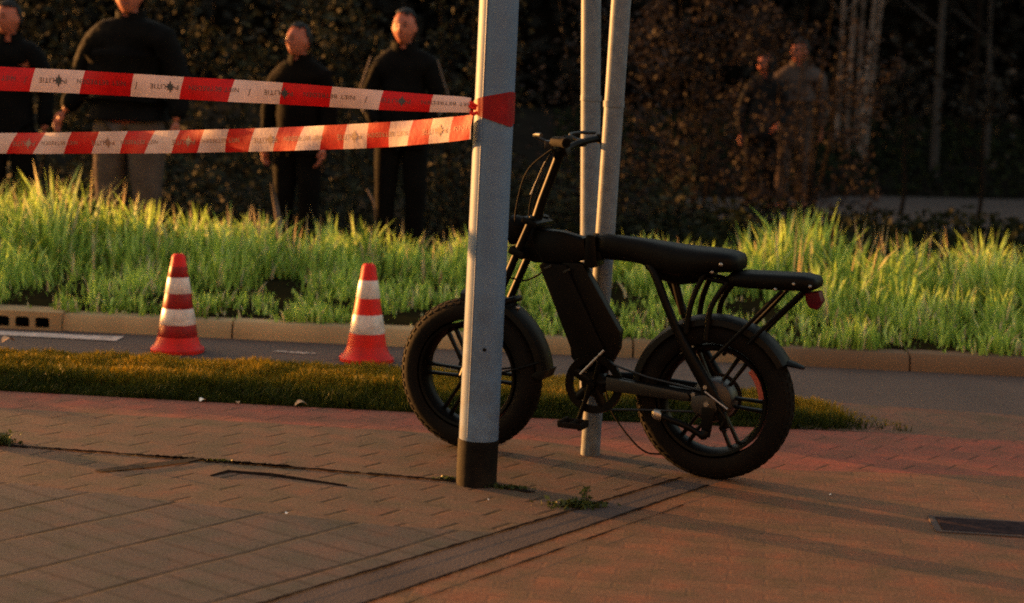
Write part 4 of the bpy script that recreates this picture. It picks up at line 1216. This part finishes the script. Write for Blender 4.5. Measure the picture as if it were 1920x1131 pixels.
# ------------------------------------------------------------------ the fat-tyre bicycle (x forward, y towards the camera)
bk = thing('electric_bicycle', 'black fat-tyre electric bicycle parked against the posts', 'bicycle', (0.739, 6.025, 0), math.atan2(0.36302, -0.93178))
WR = 0.283
def wheel(cx, steer=0.0, rear=False):
    bm = bmesh.new()
    # rim: channel with two flanges
    w = 0.047
    lathe(bm, [(0.196, -w), (0.187, -w + 0.002), (0.182, -w + 0.012), (0.176, -0.02), (0.172, 0.0), (0.176, 0.02), (0.182, w - 0.012), (0.187, w - 0.002), (0.196, w), (0.198, w - 0.004), (0.192, 0), (0.198, -w + 0.004)], 'Y', 64, True)
    # six pairs of cast spokes
    for q in range(6):
        a = q * PI / 3 + (0.05 if rear else 0.02)
        ca, sa = math.cos(a), math.sin(a)
        for s in (-1, 1):
            o0, o1 = s * 0.014, s * 0.017
            p0 = Vector((ca * 0.04 - sa * o0, 0, sa * 0.04 + ca * o0)); p1 = Vector((ca * 0.18 - sa * o1, 0, sa * 0.18 + ca * o1))
            tube(bm, [p0, p0.lerp(p1, 0.5), p1], [0.0085, 0.0068, 0.0085], 8, True, 1.5)
    o = obj('wheel', bm, M['bikesatin'], bk)
    o.location = (cx, 0, WR); o.rotation_euler = (0, 0, steer)
    # tyre with shallow tread blocks
    bm = bmesh.new()
    prof = []
    for k in range(25):
        a = PI * (-0.70 + 1.40 * k / 24)
        prof.append((0.2335 + 0.0495 * math.cos(a), 0.053 * math.sin(a)))
    lathe(bm, prof, 'Y', 96)
    rows = ((0.0, 0.010, 0), (0.022, 0.009, 0.5), (-0.022, 0.009, 0.5), (0.038, 0.008, 0), (-0.038, 0.008, 0))
    for yo, hw, ph in rows:
        rr = 0.2335 + 0.0495 * math.sqrt(max(0.02, 1 - (yo / 0.053) ** 2)) - 0.0005
        for k in range(54):
            a = 2 * PI * (k + ph) / 54
            tilt = math.asin(min(0.95, yo / 0.056))
            mt = Matrix.Rotation(-a, 4, 'Y') @ Matrix.Translation((rr, yo, 0)) @ Matrix.Rotation(tilt, 4, 'Z')
            bmesh.ops.create_cube(bm, size=1.0, matrix=mt @ Matrix.Diagonal((0.006, hw * 1.5, 0.019, 1)))
    obj('tyre', bm, M['tyre'], o)
    bm = bmesh.new()
    if rear:
        lathe(bm, [(0.012, -0.062), (0.05, -0.06), (0.072, -0.045), (0.078, -0.03), (0.078, 0.03), (0.072, 0.045), (0.05, 0.056), (0.02, 0.06), (0.012, 0.07)], 'Y', 40)
    else:
        lathe(bm, [(0.010, -0.06), (0.028, -0.055), (0.03, -0.03), (0.05, -0.028), (0.05, 0.0), (0.036, 0.02), (0.03, 0.05), (0.012, 0.058)], 'Y', 32)
    obj('hub', bm, M['motor'] if rear else M['bikesatin'], o)
    bm = bmesh.new()
    yd = -0.06
    lathe(bm, [(0.058, yd - 0.001), (0.085, yd - 0.001), (0.085, yd + 0.001), (0.058, yd + 0.001)], 'Y', 48, True)
    for q in range(5):
        a = q * 2 * PI / 5
        tube(bm, [(0.025 * math.cos(a), yd, 0.025 * math.sin(a)), (0.06 * math.cos(a + 0.3), yd, 0.06 * math.sin(a + 0.3))], 0.005, 6)
    obj('brake_disc', bm, M['darkmetal'], o)
    if rear:
        bm = bmesh.new()
        lathe(bm, [(0.171, 0.0475), (0.171, 0.0495), (0.189, 0.0495), (0.189, 0.0475)], 'Y', 16, True, (PI - R(42), PI - R(8)))
        obj('rim_sticker', bm, M['redsticker'], o)
    return o
wr = wheel(0.012, 0, True)
wf = wheel(0.945, R(-3), False)

# frame
bm = bmesh.new()
prism(bm, [(0.762, 0.735), (0.770, 0.80), (0.715, 0.845), (0.60, 0.838), (0.515, 0.822), (0.500, 0.745), (0.56, 0.727), (0.70, 0.717)], -0.032, 0.032, 0.014)     # front box tube
prism(bm, [(0.50, 0.812), (0.46, 0.806), (0.44, 0.745), (0.50, 0.742)], -0.03, 0.03, 0.01)
prism(bm, [(0.505, 0.838), (0.468, 0.835), (0.455, 0.725), (0.478, 0.714), (0.508, 0.722)], -0.045, 0.045, 0.01)                                        # folding clamp
tube(bm, smoothpath([(0.46, 0, 0.772), (0.36, 0, 0.770), (0.29, 0, 0.762), (0.20, 0, 0.735)], 5), 0.024, 14)
prism(bm, [(0.600, 0.735), (0.518, 0.730), (0.364, 0.495), (0.368, 0.430), (0.415, 0.335), (0.505, 0.335), (0.548, 0.385)], -0.026, 0.026, 0.012)        # down tube
tube(bm, [(0.445, -0.045, 0.303), (0.445, 0.045, 0.303)], 0.028, 20)                                                                                      # bottom bracket shell
tube(bm, [(0.716, 0, 0.845), (0.756, 0, 0.735)], 0.028, 18)                                                                                             # head tube
for s in (1, -1):
    y = 0.078 * s
    tube(bm, smoothpath([(0.31, 0.02 * s, 0.762), (0.26, 0.05 * s, 0.748), (0.225, 0.068 * s, 0.70), (0.186, y, 0.621), (0.120, y, 0.493), (0.020, y, 0.34), (-0.012, y, 0.285)], 5), [0.0155] * 18 + [0.016, 0.017, 0.019, 0.021, 0.023, 0.024, 0.024, 0.024, 0.024, 0.022, 0.021, 0.019, 0.018], 12)
    tube(bm, smoothpath([(0.40, 0.03 * s, 0.322), (0.33, 0.066 * s, 0.320), (0.20, y, 0.312), (0.055, y, 0.304), (0.0, y, 0.292)], 4), 0.0165, 12)        # chain stay
    tube(bm, smoothpath([(0.045, y * 0.8, 0.750), (0.078, y * 0.85, 0.680), (0.098, y * 0.95, 0.610), (0.106, y, 0.520)], 4), 0.0105, 10)
    tube(bm, smoothpath([(-0.028, y * 0.75, 0.706), (0.006, y * 0.8, 0.656), (0.028, y * 0.9, 0.602), (0.034, y, 0.50)], 4), 0.0105, 10)
    prism(bm, [(0.040, 0.342), (0.0, 0.342), (-0.05, 0.280), (-0.045, 0.252), (0.008, 0.255), (0.035, 0.285)], y - 0.006 + 0.012 * s, y + 0.006 + 0.012 * s, 0.003)
tube(bm, [(0.181, 0, 0.70), (0.142, 0, 0.575)], 0.014, 12)
obj('frame', bm, M['bikeblack'], bk)
# battery case
bm = bmesh.new()
prism(bm, [(0.684, 0.716), (0.655, 0.722), (0.575, 0.722), (0.415, 0.425), (0.452, 0.372), (0.530, 0.385)], -0.043, 0.043, 0.013)
bt = obj('battery', bm, M['battery'], bk)
bm = bmesh.new()
bm.free()
for dx_, z_ in ((0.642, 0.708), (0.57, 0.70)):
    bm = bmesh.new()
    box(bm, (dx_, 0.0445, z_), (0.03, 0.004, 0.008), Matrix.Rotation(0.5, 4, 'Y'), 0.0015)
    obj('battery_latch', bm, M['darkmetal'], bt)
# saddle
bm = bmesh.new()
loft(bm, [(0.470, 0, 0.802, 0.010, 0.020), (0.462, 0, 0.803, 0.036, 0.034), (0.43, 0, 0.803, 0.045, 0.036), (0.36, 0, 0.797, 0.055, 0.039), (0.29, 0, 0.787, 0.068, 0.046), (0.225, 0, 0.774, 0.082, 0.053), (0.15, 0, 0.765, 0.096, 0.056),
          (0.08, 0, 0.768, 0.104, 0.050), (0.02, 0, 0.776, 0.106, 0.041), (-0.03, 0, 0.776, 0.100, 0.036), (-0.055, 0, 0.774, 0.085, 0.030), (-0.066, 0, 0.772, 0.055, 0.020)], 24, 'X', 0.62)
sd = obj('saddle', bm, M['saddle'], bk, 60)
bm = bmesh.new()
loft(bm, [(0.285, 0, 0.745, 0.02, 0.02), (0.24, 0, 0.730, 0.040, 0.035), (0.17, 0, 0.722, 0.046, 0.045), (0.10, 0, 0.728, 0.044, 0.040), (0.03, 0, 0.742, 0.03, 0.022)], 14, 'X', 0.7)
obj('seat_box', bm, M['bikeblack'], sd)
bm = bmesh.new()
for x_, z_ in ((-0.012, 0.772), (0.022, 0.742)):
    bmesh.ops.create_uvsphere(bm, u_segments=10, v_segments=8, radius=0.0075, matrix=Matrix.Translation((x_, 0.106 if z_ > 0.75 else 0.09, z_)))
obj('rivet', bm, M['metal'], sd)
# rear rack with pad
bm = bmesh.new()
for s in (1, -1):
    tube(bm, smoothpath([(0.09, 0.05 * s, 0.722), (-0.02, 0.055 * s, 0.706), (-0.20, 0.06 * s, 0.702), (-0.31, 0.06 * s, 0.708)], 4), 0.008, 10)
    yy_ = 0.086 * s
    tube(bm, smoothpath([(-0.222, 0.066 * s, 0.696), (-0.112, yy_, 0.568), (0.012, yy_, 0.43), (0.015, 0.09 * s, 0.30)][:3], 4), 0.0075, 10)
    tube(bm, smoothpath([(-0.290, 0.06 * s, 0.696), (-0.165, 0.07 * s, 0.560), (-0.115, 0.075 * s, 0.50)], 4), 0.0075, 10)
tube(bm, [(-0.31, -0.06, 0.708), (-0.31, 0.06, 0.708)], 0.008, 10)
tube(bm, [(-0.20, -0.06, 0.702), (-0.20, 0.06, 0.702)], 0.007, 10)
rk = obj('rear_rack', bm, M['bikeblack'], bk)
bm = bmesh.new()
loft(bm, [(-0.02, 0, 0.716, 0.05, 0.012), (-0.035, 0, 0.718, 0.072, 0.024), (-0.08, 0, 0.719, 0.08, 0.029), (-0.20, 0, 0.721, 0.08, 0.030), (-0.29, 0, 0.724, 0.08, 0.029), (-0.325, 0, 0.724, 0.072, 0.023), (-0.338, 0, 0.722, 0.05, 0.012)], 20, 'X', 0.5)
obj('rack_pad', bm, M['saddle'], rk, 60)
bm = bmesh.new()
for x_, z_ in ((-0.20, 0.699), (-0.262, 0.722), (-0.318, 0.718)):
    bmesh.ops.create_uvsphere(bm, u_segments=10, v_segments=8, radius=0.006, matrix=Matrix.Translation((x_, 0.079, z_)))
obj('rivet', bm, M['metal'], rk)
# tail light
bm = bmesh.new()
prism(bm, [(-0.292, 0.688), (-0.340, 0.696), (-0.352, 0.662), (-0.336, 0.632), (-0.308, 0.640), (-0.296, 0.662)], -0.032, 0.032, 0.004)
tl = obj('tail_light', bm, M['redlens'], bk)
bm = bmesh.new()
box(bm, (-0.29, 0, 0.692), (0.03, 0.05, 0.02), None, 0.004)
obj('light_bracket', bm, M['bikeblack'], tl)
# fenders
def fender(name, cx, r, a0, a1, w, lip):
    bm = bmesh.new()
    prof = [(r - 0.030, -w), (r - 0.010, -w * 0.93), (r, -w * 0.62), (r + 0.004, 0), (r, w * 0.62), (r - 0.010, w * 0.93), (r - 0.030, w)]
    inner = [(q - 0.003, h * 0.955) for q, h in prof[::-1]]
    lathe(bm, prof + inner, 'Y', 44, True, (a0, a1))
    o = obj(name, bm, M['fender'], bk)
    o.location = (cx, 0, WR)
    bm = bmesh.new()
    ca, sa = math.cos(a1 if lip > 0 else a0), math.sin(a1 if lip > 0 else a0)
    return o
ff = fender('front_fender', 0.945, 0.315, R(84), R(171), 0.062, 1)
rf = fender('rear_fender', 0.012, 0.300, R(10), R(149), 0.062, 1)
bm = bmesh.new()
a = R(171)
prism(bm, [(0.945 + 0.322 * math.cos(a), WR + 0.322 * math.sin(a)), (0.640, 0.30), (0.650, 0.292), (0.690, 0.305), (0.945 + 0.285 * math.cos(a), WR + 0.285 * math.sin(a))], -0.058, 0.058, 0.003)
mf = obj('mud_flap', bm, M['fender'], ff); mf.location = (-0.945, 0, -WR)
bm = bmesh.new()
tube(bm, [(0.012 + 0.298 * math.cos(R(149)), 0, WR + 0.298 * math.sin(R(149))), (-0.275, 0, 0.430), (-0.300, 0, 0.424)], [0.012, 0.009, 0.006], 8, True, 3.0)
mf = obj('mud_flap', bm, M['fender'], rf); mf.location = (-0.012, 0, -WR)
bm = bmesh.new()
bmesh.ops.create_uvsphere(bm, u_segments=12, v_segments=8, radius=0.008, matrix=Matrix.Translation((0.945 + 0.322 * math.cos(R(125)), 0.02, WR + 0.322 * math.sin(R(125)))))
fb = obj('fender_bolt', bm, M['metal'], ff); fb.location = (-0.945, 0, -WR)
bm = bmesh.new()
for s in (1, -1):
    tube(bm, smoothpath([(0.945 + 0.300 * math.cos(R(165)), 0.064 * s, WR + 0.3 * math.sin(R(165))), (0.80, 0.072 * s, 0.31), (0.945, 0.075 * s, WR)], 4), 0.004, 8)
fs_ = obj('fender_stay', bm, M['bikesatin'], ff); fs_.location = (-0.945, 0, -WR)

# fork
bm = bmesh.new()
ax = Vector((0.945, 0, WR)); cr = Vector((0.752, 0, 0.755)); d_ = (ax - cr).normalized()
for s in (1, -1):
    o_ = Vector((0, 0.073 * s, 0))
    tube(bm, [Vector((0.700, 0.066 * s, 0.885)), cr + Vector((0, 0.072 * s, 0)), cr.lerp(ax, 0.45) + o_], 0.0145, 14)
    tube(bm, [cr.lerp(ax, 0.42) + o_, cr.lerp(ax, 0.46) + o_, cr.lerp(ax, 0.9) + o_, ax + o_], [0.020, 0.022, 0.020, 0.018], 14)
for c_, h_ in ((cr, 0.03), (Vector((0.706, 0, 0.868)), 0.024)):
    box(bm, c_, (0.062, 0.18, h_), Matrix.Rotation(math.atan2(d_.x, -d_.z) * -1, 4, 'Y'), 0.009)
tube(bm, [cr, (0.70, 0, 0.895)], 0.018, 14)
tube(bm, [ax + Vector((0, -0.09, 0)), ax + Vector((0, 0.09, 0))], 0.009, 10)
tube(bm, smoothpath([cr.lerp(ax, 0.42) + Vector((0, 0.073, 0)), cr.lerp(ax, 0.40) + Vector((-0.05, 0.04, 0.01)), cr.lerp(ax, 0.40) + Vector((-0.05, -0.04, 0.01)), cr.lerp(ax, 0.42) + Vector((0, -0.073, 0))], 5), 0.012, 10)
fk = obj('fork', bm, M['bikeblack'], bk)
# handlebar with stem
bm = bmesh.new()
tube(bm, [(0.712, 0, 0.865), (0.690, 0, 0.945), (0.640, 0, 1.085), (0.628, 0, 1.120)], [0.020, 0.0175, 0.0175, 0.019], 14)
box(bm, (0.624, 0, 1.125), (0.055, 0.06, 0.045), Matrix.Rotation(0.35, 4, 'Y'), 0.010)
HB = lambda s: smoothpath([(0.625, 0, 1.130), (0.625, 0.06 * s, 1.132), (0.610, 0.13 * s, 1.150), (0.575, 0.22 * s, 1.166), (0.530, 0.275 * s, 1.170), (0.498, 0.305 * s, 1.167)], 5)
for s in (1, -1): tube(bm, HB(s), 0.0125, 12)
hb = obj('handlebar', bm, M['bikeblack'], bk)
for s in (1, -1):
    bm = bmesh.new()
    tube(bm, HB(s)[-10:], 0.018, 14)
    obj('grip', bm, M['tyre'], hb)
    bm = bmesh.new()
    P_ = HB(s)
    g0 = P_[12]
    box(bm, g0 + Vector((0.01, 0, -0.004)), (0.034, 0.03, 0.03), None, 0.006)
    tube(bm, smoothpath([g0 + Vector((0.02, 0.0, 0.004)), g0 + Vector((0.06, 0.012 * s, 0.022)), g0 + Vector((0.045, 0.06 * s, 0.03)), g0 + Vector((0.0, 0.12 * s, 0.032))], 5), [0.006] * 12 + [0.007] * 4, 8)
    obj('brake_lever', bm, M['darkmetal'], hb)
bm = bmesh.new()
box(bm, (0.606, 0.035, 1.165), (0.05, 0.075, 0.022), Matrix.Rotation(0.55, 4, 'Y'), 0.006)
obj('display', bm, M['battery'], hb)
bm = bmesh.new()
loft(bm, [(0.79, 0, 0.83, 0.05, 0.045), (0.80, 0, 0.83, 0.058, 0.055), (0.77, 0, 0.83, 0.055, 0.052), (0.735, 0, 0.832, 0.025, 0.03)][::-1], 18, 'X', 0.8)
hl = obj('head_light', bm, M['battery'], bk)
bm = bmesh.new()
for s, dx_ in ((1, 0.03), (-1, 0.0), (1, -0.02)):
    tube(bm, smoothpath([(0.612, 0.10 * s, 1.145), (0.69 + dx_, 0.07 * s, 1.06), (0.735 + dx_, 0.05 * s, 0.95), (0.74 + dx_, 0.045 * s, 0.84), (0.70, 0.03 * s, 0.77), (0.66, 0.036 * s, 0.70), (0.72, 0.05 * s, 0.655), (0.78, 0.06 * s, 0.66)][: (8 if dx_ > 0 else 5)], 5), 0.0032, 6)
obj('brake_cable', bm, M['tyre'], bk)
bm = bmesh.new()
tube(bm, [(0.672, 0.03, 1.085), (0.722, 0.035, 0.965)], 0.0048, 8)
obj('cable_guide', bm, M['metal'], bk)
bm = bmesh.new()
tube(bm, smoothpath([(0.44, -0.05, 0.285), (0.405, -0.045, 0.19), (0.328, -0.03, 0.104), (0.262, -0.02, 0.060), (0.20, -0.02, 0.058)], 6), 0.0035, 7)
obj('loose_cable', bm, M['tyre'], bk)
# drivetrain
bm = bmesh.new()
yc = 0.058
lathe(bm, [(0.080, yc - 0.007), (0.106, yc - 0.010), (0.109, yc), (0.106, yc + 0.010), (0.080, yc + 0.007)], 'Y', 56, True)
for q in range(5):
    a = q * 2 * PI / 5 + 0.5
    tube(bm, [(0.02 * math.cos(a), yc, 0.02 * math.sin(a)), (0.088 * math.cos(a), yc, 0.088 * math.sin(a))], [0.022, 0.017], 8, True, 0.5)
lathe(bm, [(0.004, yc + 0.010), (0.044, yc + 0.008), (0.050, yc - 0.004), (0.044, yc - 0.008)], 'Y', 24)
cg = obj('chainring', bm, M['bikesatin'], bk); cg.location = (0.443, 0, 0.303)
bm = bmesh.new()
tube(bm, [(0.445, 0.045, 0.303), (0.445, 0.098, 0.303)], 0.016, 14)
tube(bm, [(0.445, 0.092, 0.303), (0.462, 0.096, 0.240), (0.482, 0.100, 0.175)], [0.014, 0.009, 0.010], 10, True, 1.0)
ck = obj('crank', bm, M['bikesatin'], bk)
bm = bmesh.new()
tube(bm, [(0.445, -0.045, 0.303), (0.445, -0.080, 0.303)], 0.016, 14)
tube(bm, [(0.445, -0.078, 0.303), (0.450, -0.080, 0.366), (0.452, -0.083, 0.431)], [0.014, 0.011, 0.012], 10)
obj('crank', bm, M['bikesatin'], bk)
bm = bmesh.new()
tube(bm, [(0.492, 0.072, 0.335), (0.410, 0.060, 0.428)], 0.0052, 10)
obj('guard_stay', bm, M['metal'], bk)
for x_, y_, z_ in ((0.482, 0.155, 0.170), (0.452, -0.135, 0.431)):
    bm = bmesh.new()
    sg = 1 if y_ > 0 else -1
    tube(bm, [(x_, y_ - 0.05 * sg, z_), (x_, y_ + 0.045 * sg, z_)], 0.009, 10)
    for q in (-1, 1):
        ex = (0.038 * q, 0.004 * q) if sg > 0 else (0.004 * q, 0.036 * q)
        box(bm, (x_ + ex[0], y_, z_ + ex[1]), (0.014, 0.09, 0.022) if sg > 0 else (0.022, 0.09, 0.014), None, 0.004)
        box(bm, (x_, y_ + 0.042 * q, z_), (0.085, 0.010, 0.020) if sg > 0 else (0.020, 0.010, 0.085), None, 0.003)
    obj('pedal', bm, M['tyre'], ck)
bm = bmesh.new()
for zz_, z2 in ((0.097, 0.034), (-0.097, -0.034)):
    tube(bm, [(0.443, yc, 0.303 + zz_ * 0.96), (0.24, 0.07, 0.29 + (zz_ + z2) * 0.45), (0.012, 0.075, WR + z2)], 0.0045, 6)
prism(bm, [(0.385, 0.340), (0.085, 0.312), (0.075, 0.296), (0.085, 0.282), (0.385, 0.290)], 0.086, 0.100, 0.004)
obj('chain', bm, M['darkmetal'], bk)
# motor cover with axle nut and wiring, kickstand
bm = bmesh.new()
prism(bm, [(0.068, 0.305), (0.018, 0.313), (-0.015, 0.298), (-0.027, 0.263), (0.003, 0.235), (0.058, 0.248), (0.071, 0.275)], 0.094, 0.106, 0.005)
obj('motor_cover', bm, M['motor'], bk)
bm = bmesh.new()
tube(bm, [(0.012, -0.115, WR), (0.012, 0.115, WR)], 0.010, 6)
for x_, z_ in ((0.022, 0.340), (0.064, 0.310)):
    tube(bm, [(x_, 0.09, z_), (x_, 0.104, z_)], 0.008, 6)
tube(bm, [(0.022, 0.106, 0.326), (-0.062, 0.106, 0.272)], 0.0035, 6)
obj('axle_nut', bm, M['metal'], bk)
bm = bmesh.new()
tube(bm, smoothpath([(-0.030, 0.098, 0.270), (-0.055, 0.10, 0.235), (-0.040, 0.095, 0.20), (-0.06, 0.09, 0.19)], 4), 0.007, 8)
box(bm, (-0.045, 0.075, 0.225), (0.03, 0.03, 0.06), Matrix.Rotation(0.3, 4, 'Y'), 0.006)
obj('brake_caliper', bm, M['bikesatin'], bk)
bm = bmesh.new()
tube(bm, smoothpath([(0.010, 0.105, 0.185), (0.02, 0.112, 0.172), (0.08, 0.120, 0.200), (0.178, 0.128, 0.228)], 4), [0.017] * 5 + [0.011] * 8, 10)
prism(bm, [(0.03, 0.27), (-0.02, 0.27), (-0.005, 0.165), (0.025, 0.165)], 0.097, 0.108, 0.003)
ks = obj('kickstand', bm, M['bikesatin'], bk)
bm = bmesh.new()
loft(bm, [(0.165, 0.128, 0.226, 0.010, 0.012), (0.173, 0.129, 0.229, 0.015, 0.019), (0.190, 0.130, 0.233, 0.015, 0.019), (0.198, 0.130, 0.235, 0.008, 0.010)], 12, 'X', 0.9)
obj('stand_foot', bm, M['metal'], ks)

# ------------------------------------------------------------------ small things on the ground
# utility cover on the right
t = thing('utility_cover', 'dark iron utility cover let into the pavement by the right frame edge', 'utility cover', (1.57, 5.46, 0.004), R(-6))
bm = bmesh.new()
box(bm, (0.07, 0, 0.001), (0.46, 0.165, 0.0025), None, 0.0008)
obj('cover_plate', bm, M['coverplate'], t)
bm = bmesh.new()
for c_, s_ in (((0.07, 0.094, -0.002), (0.51, 0.018, 0.006)), ((0.07, -0.094, -0.002), (0.51, 0.018, 0.006)), ((-0.176, 0, -0.002), (0.022, 0.166, 0.006)), ((0.316, 0, -0.002), (0.022, 0.166, 0.006))):
    box(bm, c_, s_, None, 0.001)
obj('cover_frame', bm, M['gutter'], t)
# sunken edging strip left of the lamp post
bm = bmesh.new()
tube(bm, [(-0.949, 5.832, 0.0), (-0.80, 5.80, 0.001), (-0.531, 5.69, 0.0)], [0.007, 0.009, 0.005], 6)
tube(bm, [(-1.0, 5.76, 0.0), (-0.949, 5.832, 0.0)], [0.005, 0.009], 6)
tag(obj('edging_strip', bm, M['joint']), 'dark crooked edging strip sunk between the tiles left of the lamp post', 'edging strip')

def weed(label, x, y, w, d, h, n, size=0.022):
    t = thing('weed', label, 'weed', (x, y, 0), 0, 'weeds in the paving joints')
    k = rng.normal(0, 0.4, (n, 3))
    base = np.stack([k[:, 0] * w, k[:, 1] * d, np.zeros(n)], 1)
    ht = h * rng.uniform(0.4, 1.1, n) * np.exp(-(k[:, 0] ** 2) * 2)
    blades('weed_blades', base, ht, np.full(n, size * 0.35), M['weed'], 0.9, parent=t)
    P = np.stack([k[:, 0] * w, k[:, 1] * d, np.abs(rng.normal(0, 0.4, n)) * h * 0.6 + 0.005], 1)
    leaves('weed_leaves', P, size, M['weed'], t)
    return t
weed('leafy weed clump with one upright sprig at the edge of the concrete band', 0.235, 5.53, 0.11, 0.05, 0.035, 130)
bm_ = None
weed('dark weed clump in the joint at the left frame edge', -1.83, 6.13, 0.10, 0.06, 0.05, 130)
weed('flat mossy weed fringe at the foot of the grey lamp post, left side', -0.185, 5.835, 0.07, 0.02, 0.012, 90, 0.014)
weed('flat mossy weed fringe at the foot of the grey lamp post, right side', 0.01, 5.745, 0.09, 0.025, 0.014, 110, 0.014)
weed('tiny weed in the long joint left of the lamp post', -1.0, 5.98, 0.06, 0.015, 0.008, 50, 0.010)
t = thing('weed', 'small upright weed sprig beside the leafy clump on the concrete band', 'weed', (0.268, 5.55, 0), 0, 'weeds in the paving joints')
P = np.stack([rng.normal(0, 0.008, 40), rng.normal(0, 0.006, 40), rng.uniform(0.0, 0.062, 40)], 1)
leaves('weed_leaves', P, 0.017, M['weed'], t)
bm = bmesh.new(); tube(bm, [(0, 0, 0), (0.002, 0, 0.06)], 0.0012, 5); obj('weed_stem', bm, M['weed'], t)

def dead_leaf(label, x, y, z, s, m, rz, name='fallen_leaf', cat='leaf'):
    bm = bmesh.new()
    n_ = 8
    up_, dn_, md = [], [], []
    for i in range(n_ + 1):
        f = i / n_; w_ = math.sin(PI * f ** 0.8) * 0.32
        zc = 0.18 * math.sin(PI * f) + 0.06 * math.sin(5 * f)
        md.append(bm.verts.new((s * (f - 0.5), 0, s * zc + 0.002)))
        up_.append(bm.verts.new((s * (f - 0.5), s * w_, s * (zc + 0.16 * w_ * 2) + 0.002))); dn_.append(bm.verts.new((s * (f - 0.5), -s * w_, s * (zc + 0.1 * w_ * 2) + 0.002)))
    for i in range(n_):
        bm.faces.new((md[i], md[i + 1], up_[i + 1], up_[i])); bm.faces.new((dn_[i], dn_[i + 1], md[i + 1], md[i]))
    o = obj(name, bm, m)
    o.location = (x, y, z); o.rotation_euler = (0, 0, rz)
    return tag(o, label, cat, 'litter on the ground')
dead_leaf('curled brown leaf at the edge of the verge, nearest the front wheel', -0.85, 7.03, 0.004, 0.065, M['litter'], 0.4)
dead_leaf('pale curled leaf at the edge of the verge below the dark-sleeved cone', -1.261, 7.05, 0.004, 0.04, M['paper'], 1.0)
dead_leaf('small pale leaf at the verge edge between the two other leaves', -1.116, 7.03, 0.004, 0.03, M['litter'], 2.0)
dead_leaf('rusty leaf lying on the mown verge below the kerb drain', -2.28, 7.78, 0.10, 0.075, M['litter'], 0.9)
dead_leaf('tiny white scrap on the orange pavers right of the rear wheel', 1.118, 5.811, 0.003, 0.013, M['paper'], 0.2, 'paper_scrap', 'litter')
dead_leaf('tiny pale scrap standing in a tile joint in the left foreground', -0.677, 5.283, 0.003, 0.018, M['paper'], 1.2, 'paper_scrap', 'litter')
dead_leaf('tiny white scrap on the pavers just right of the lamp post foot', -0.055, 5.56, 0.003, 0.012, M['paper'], 2.2, 'paper_scrap', 'litter')
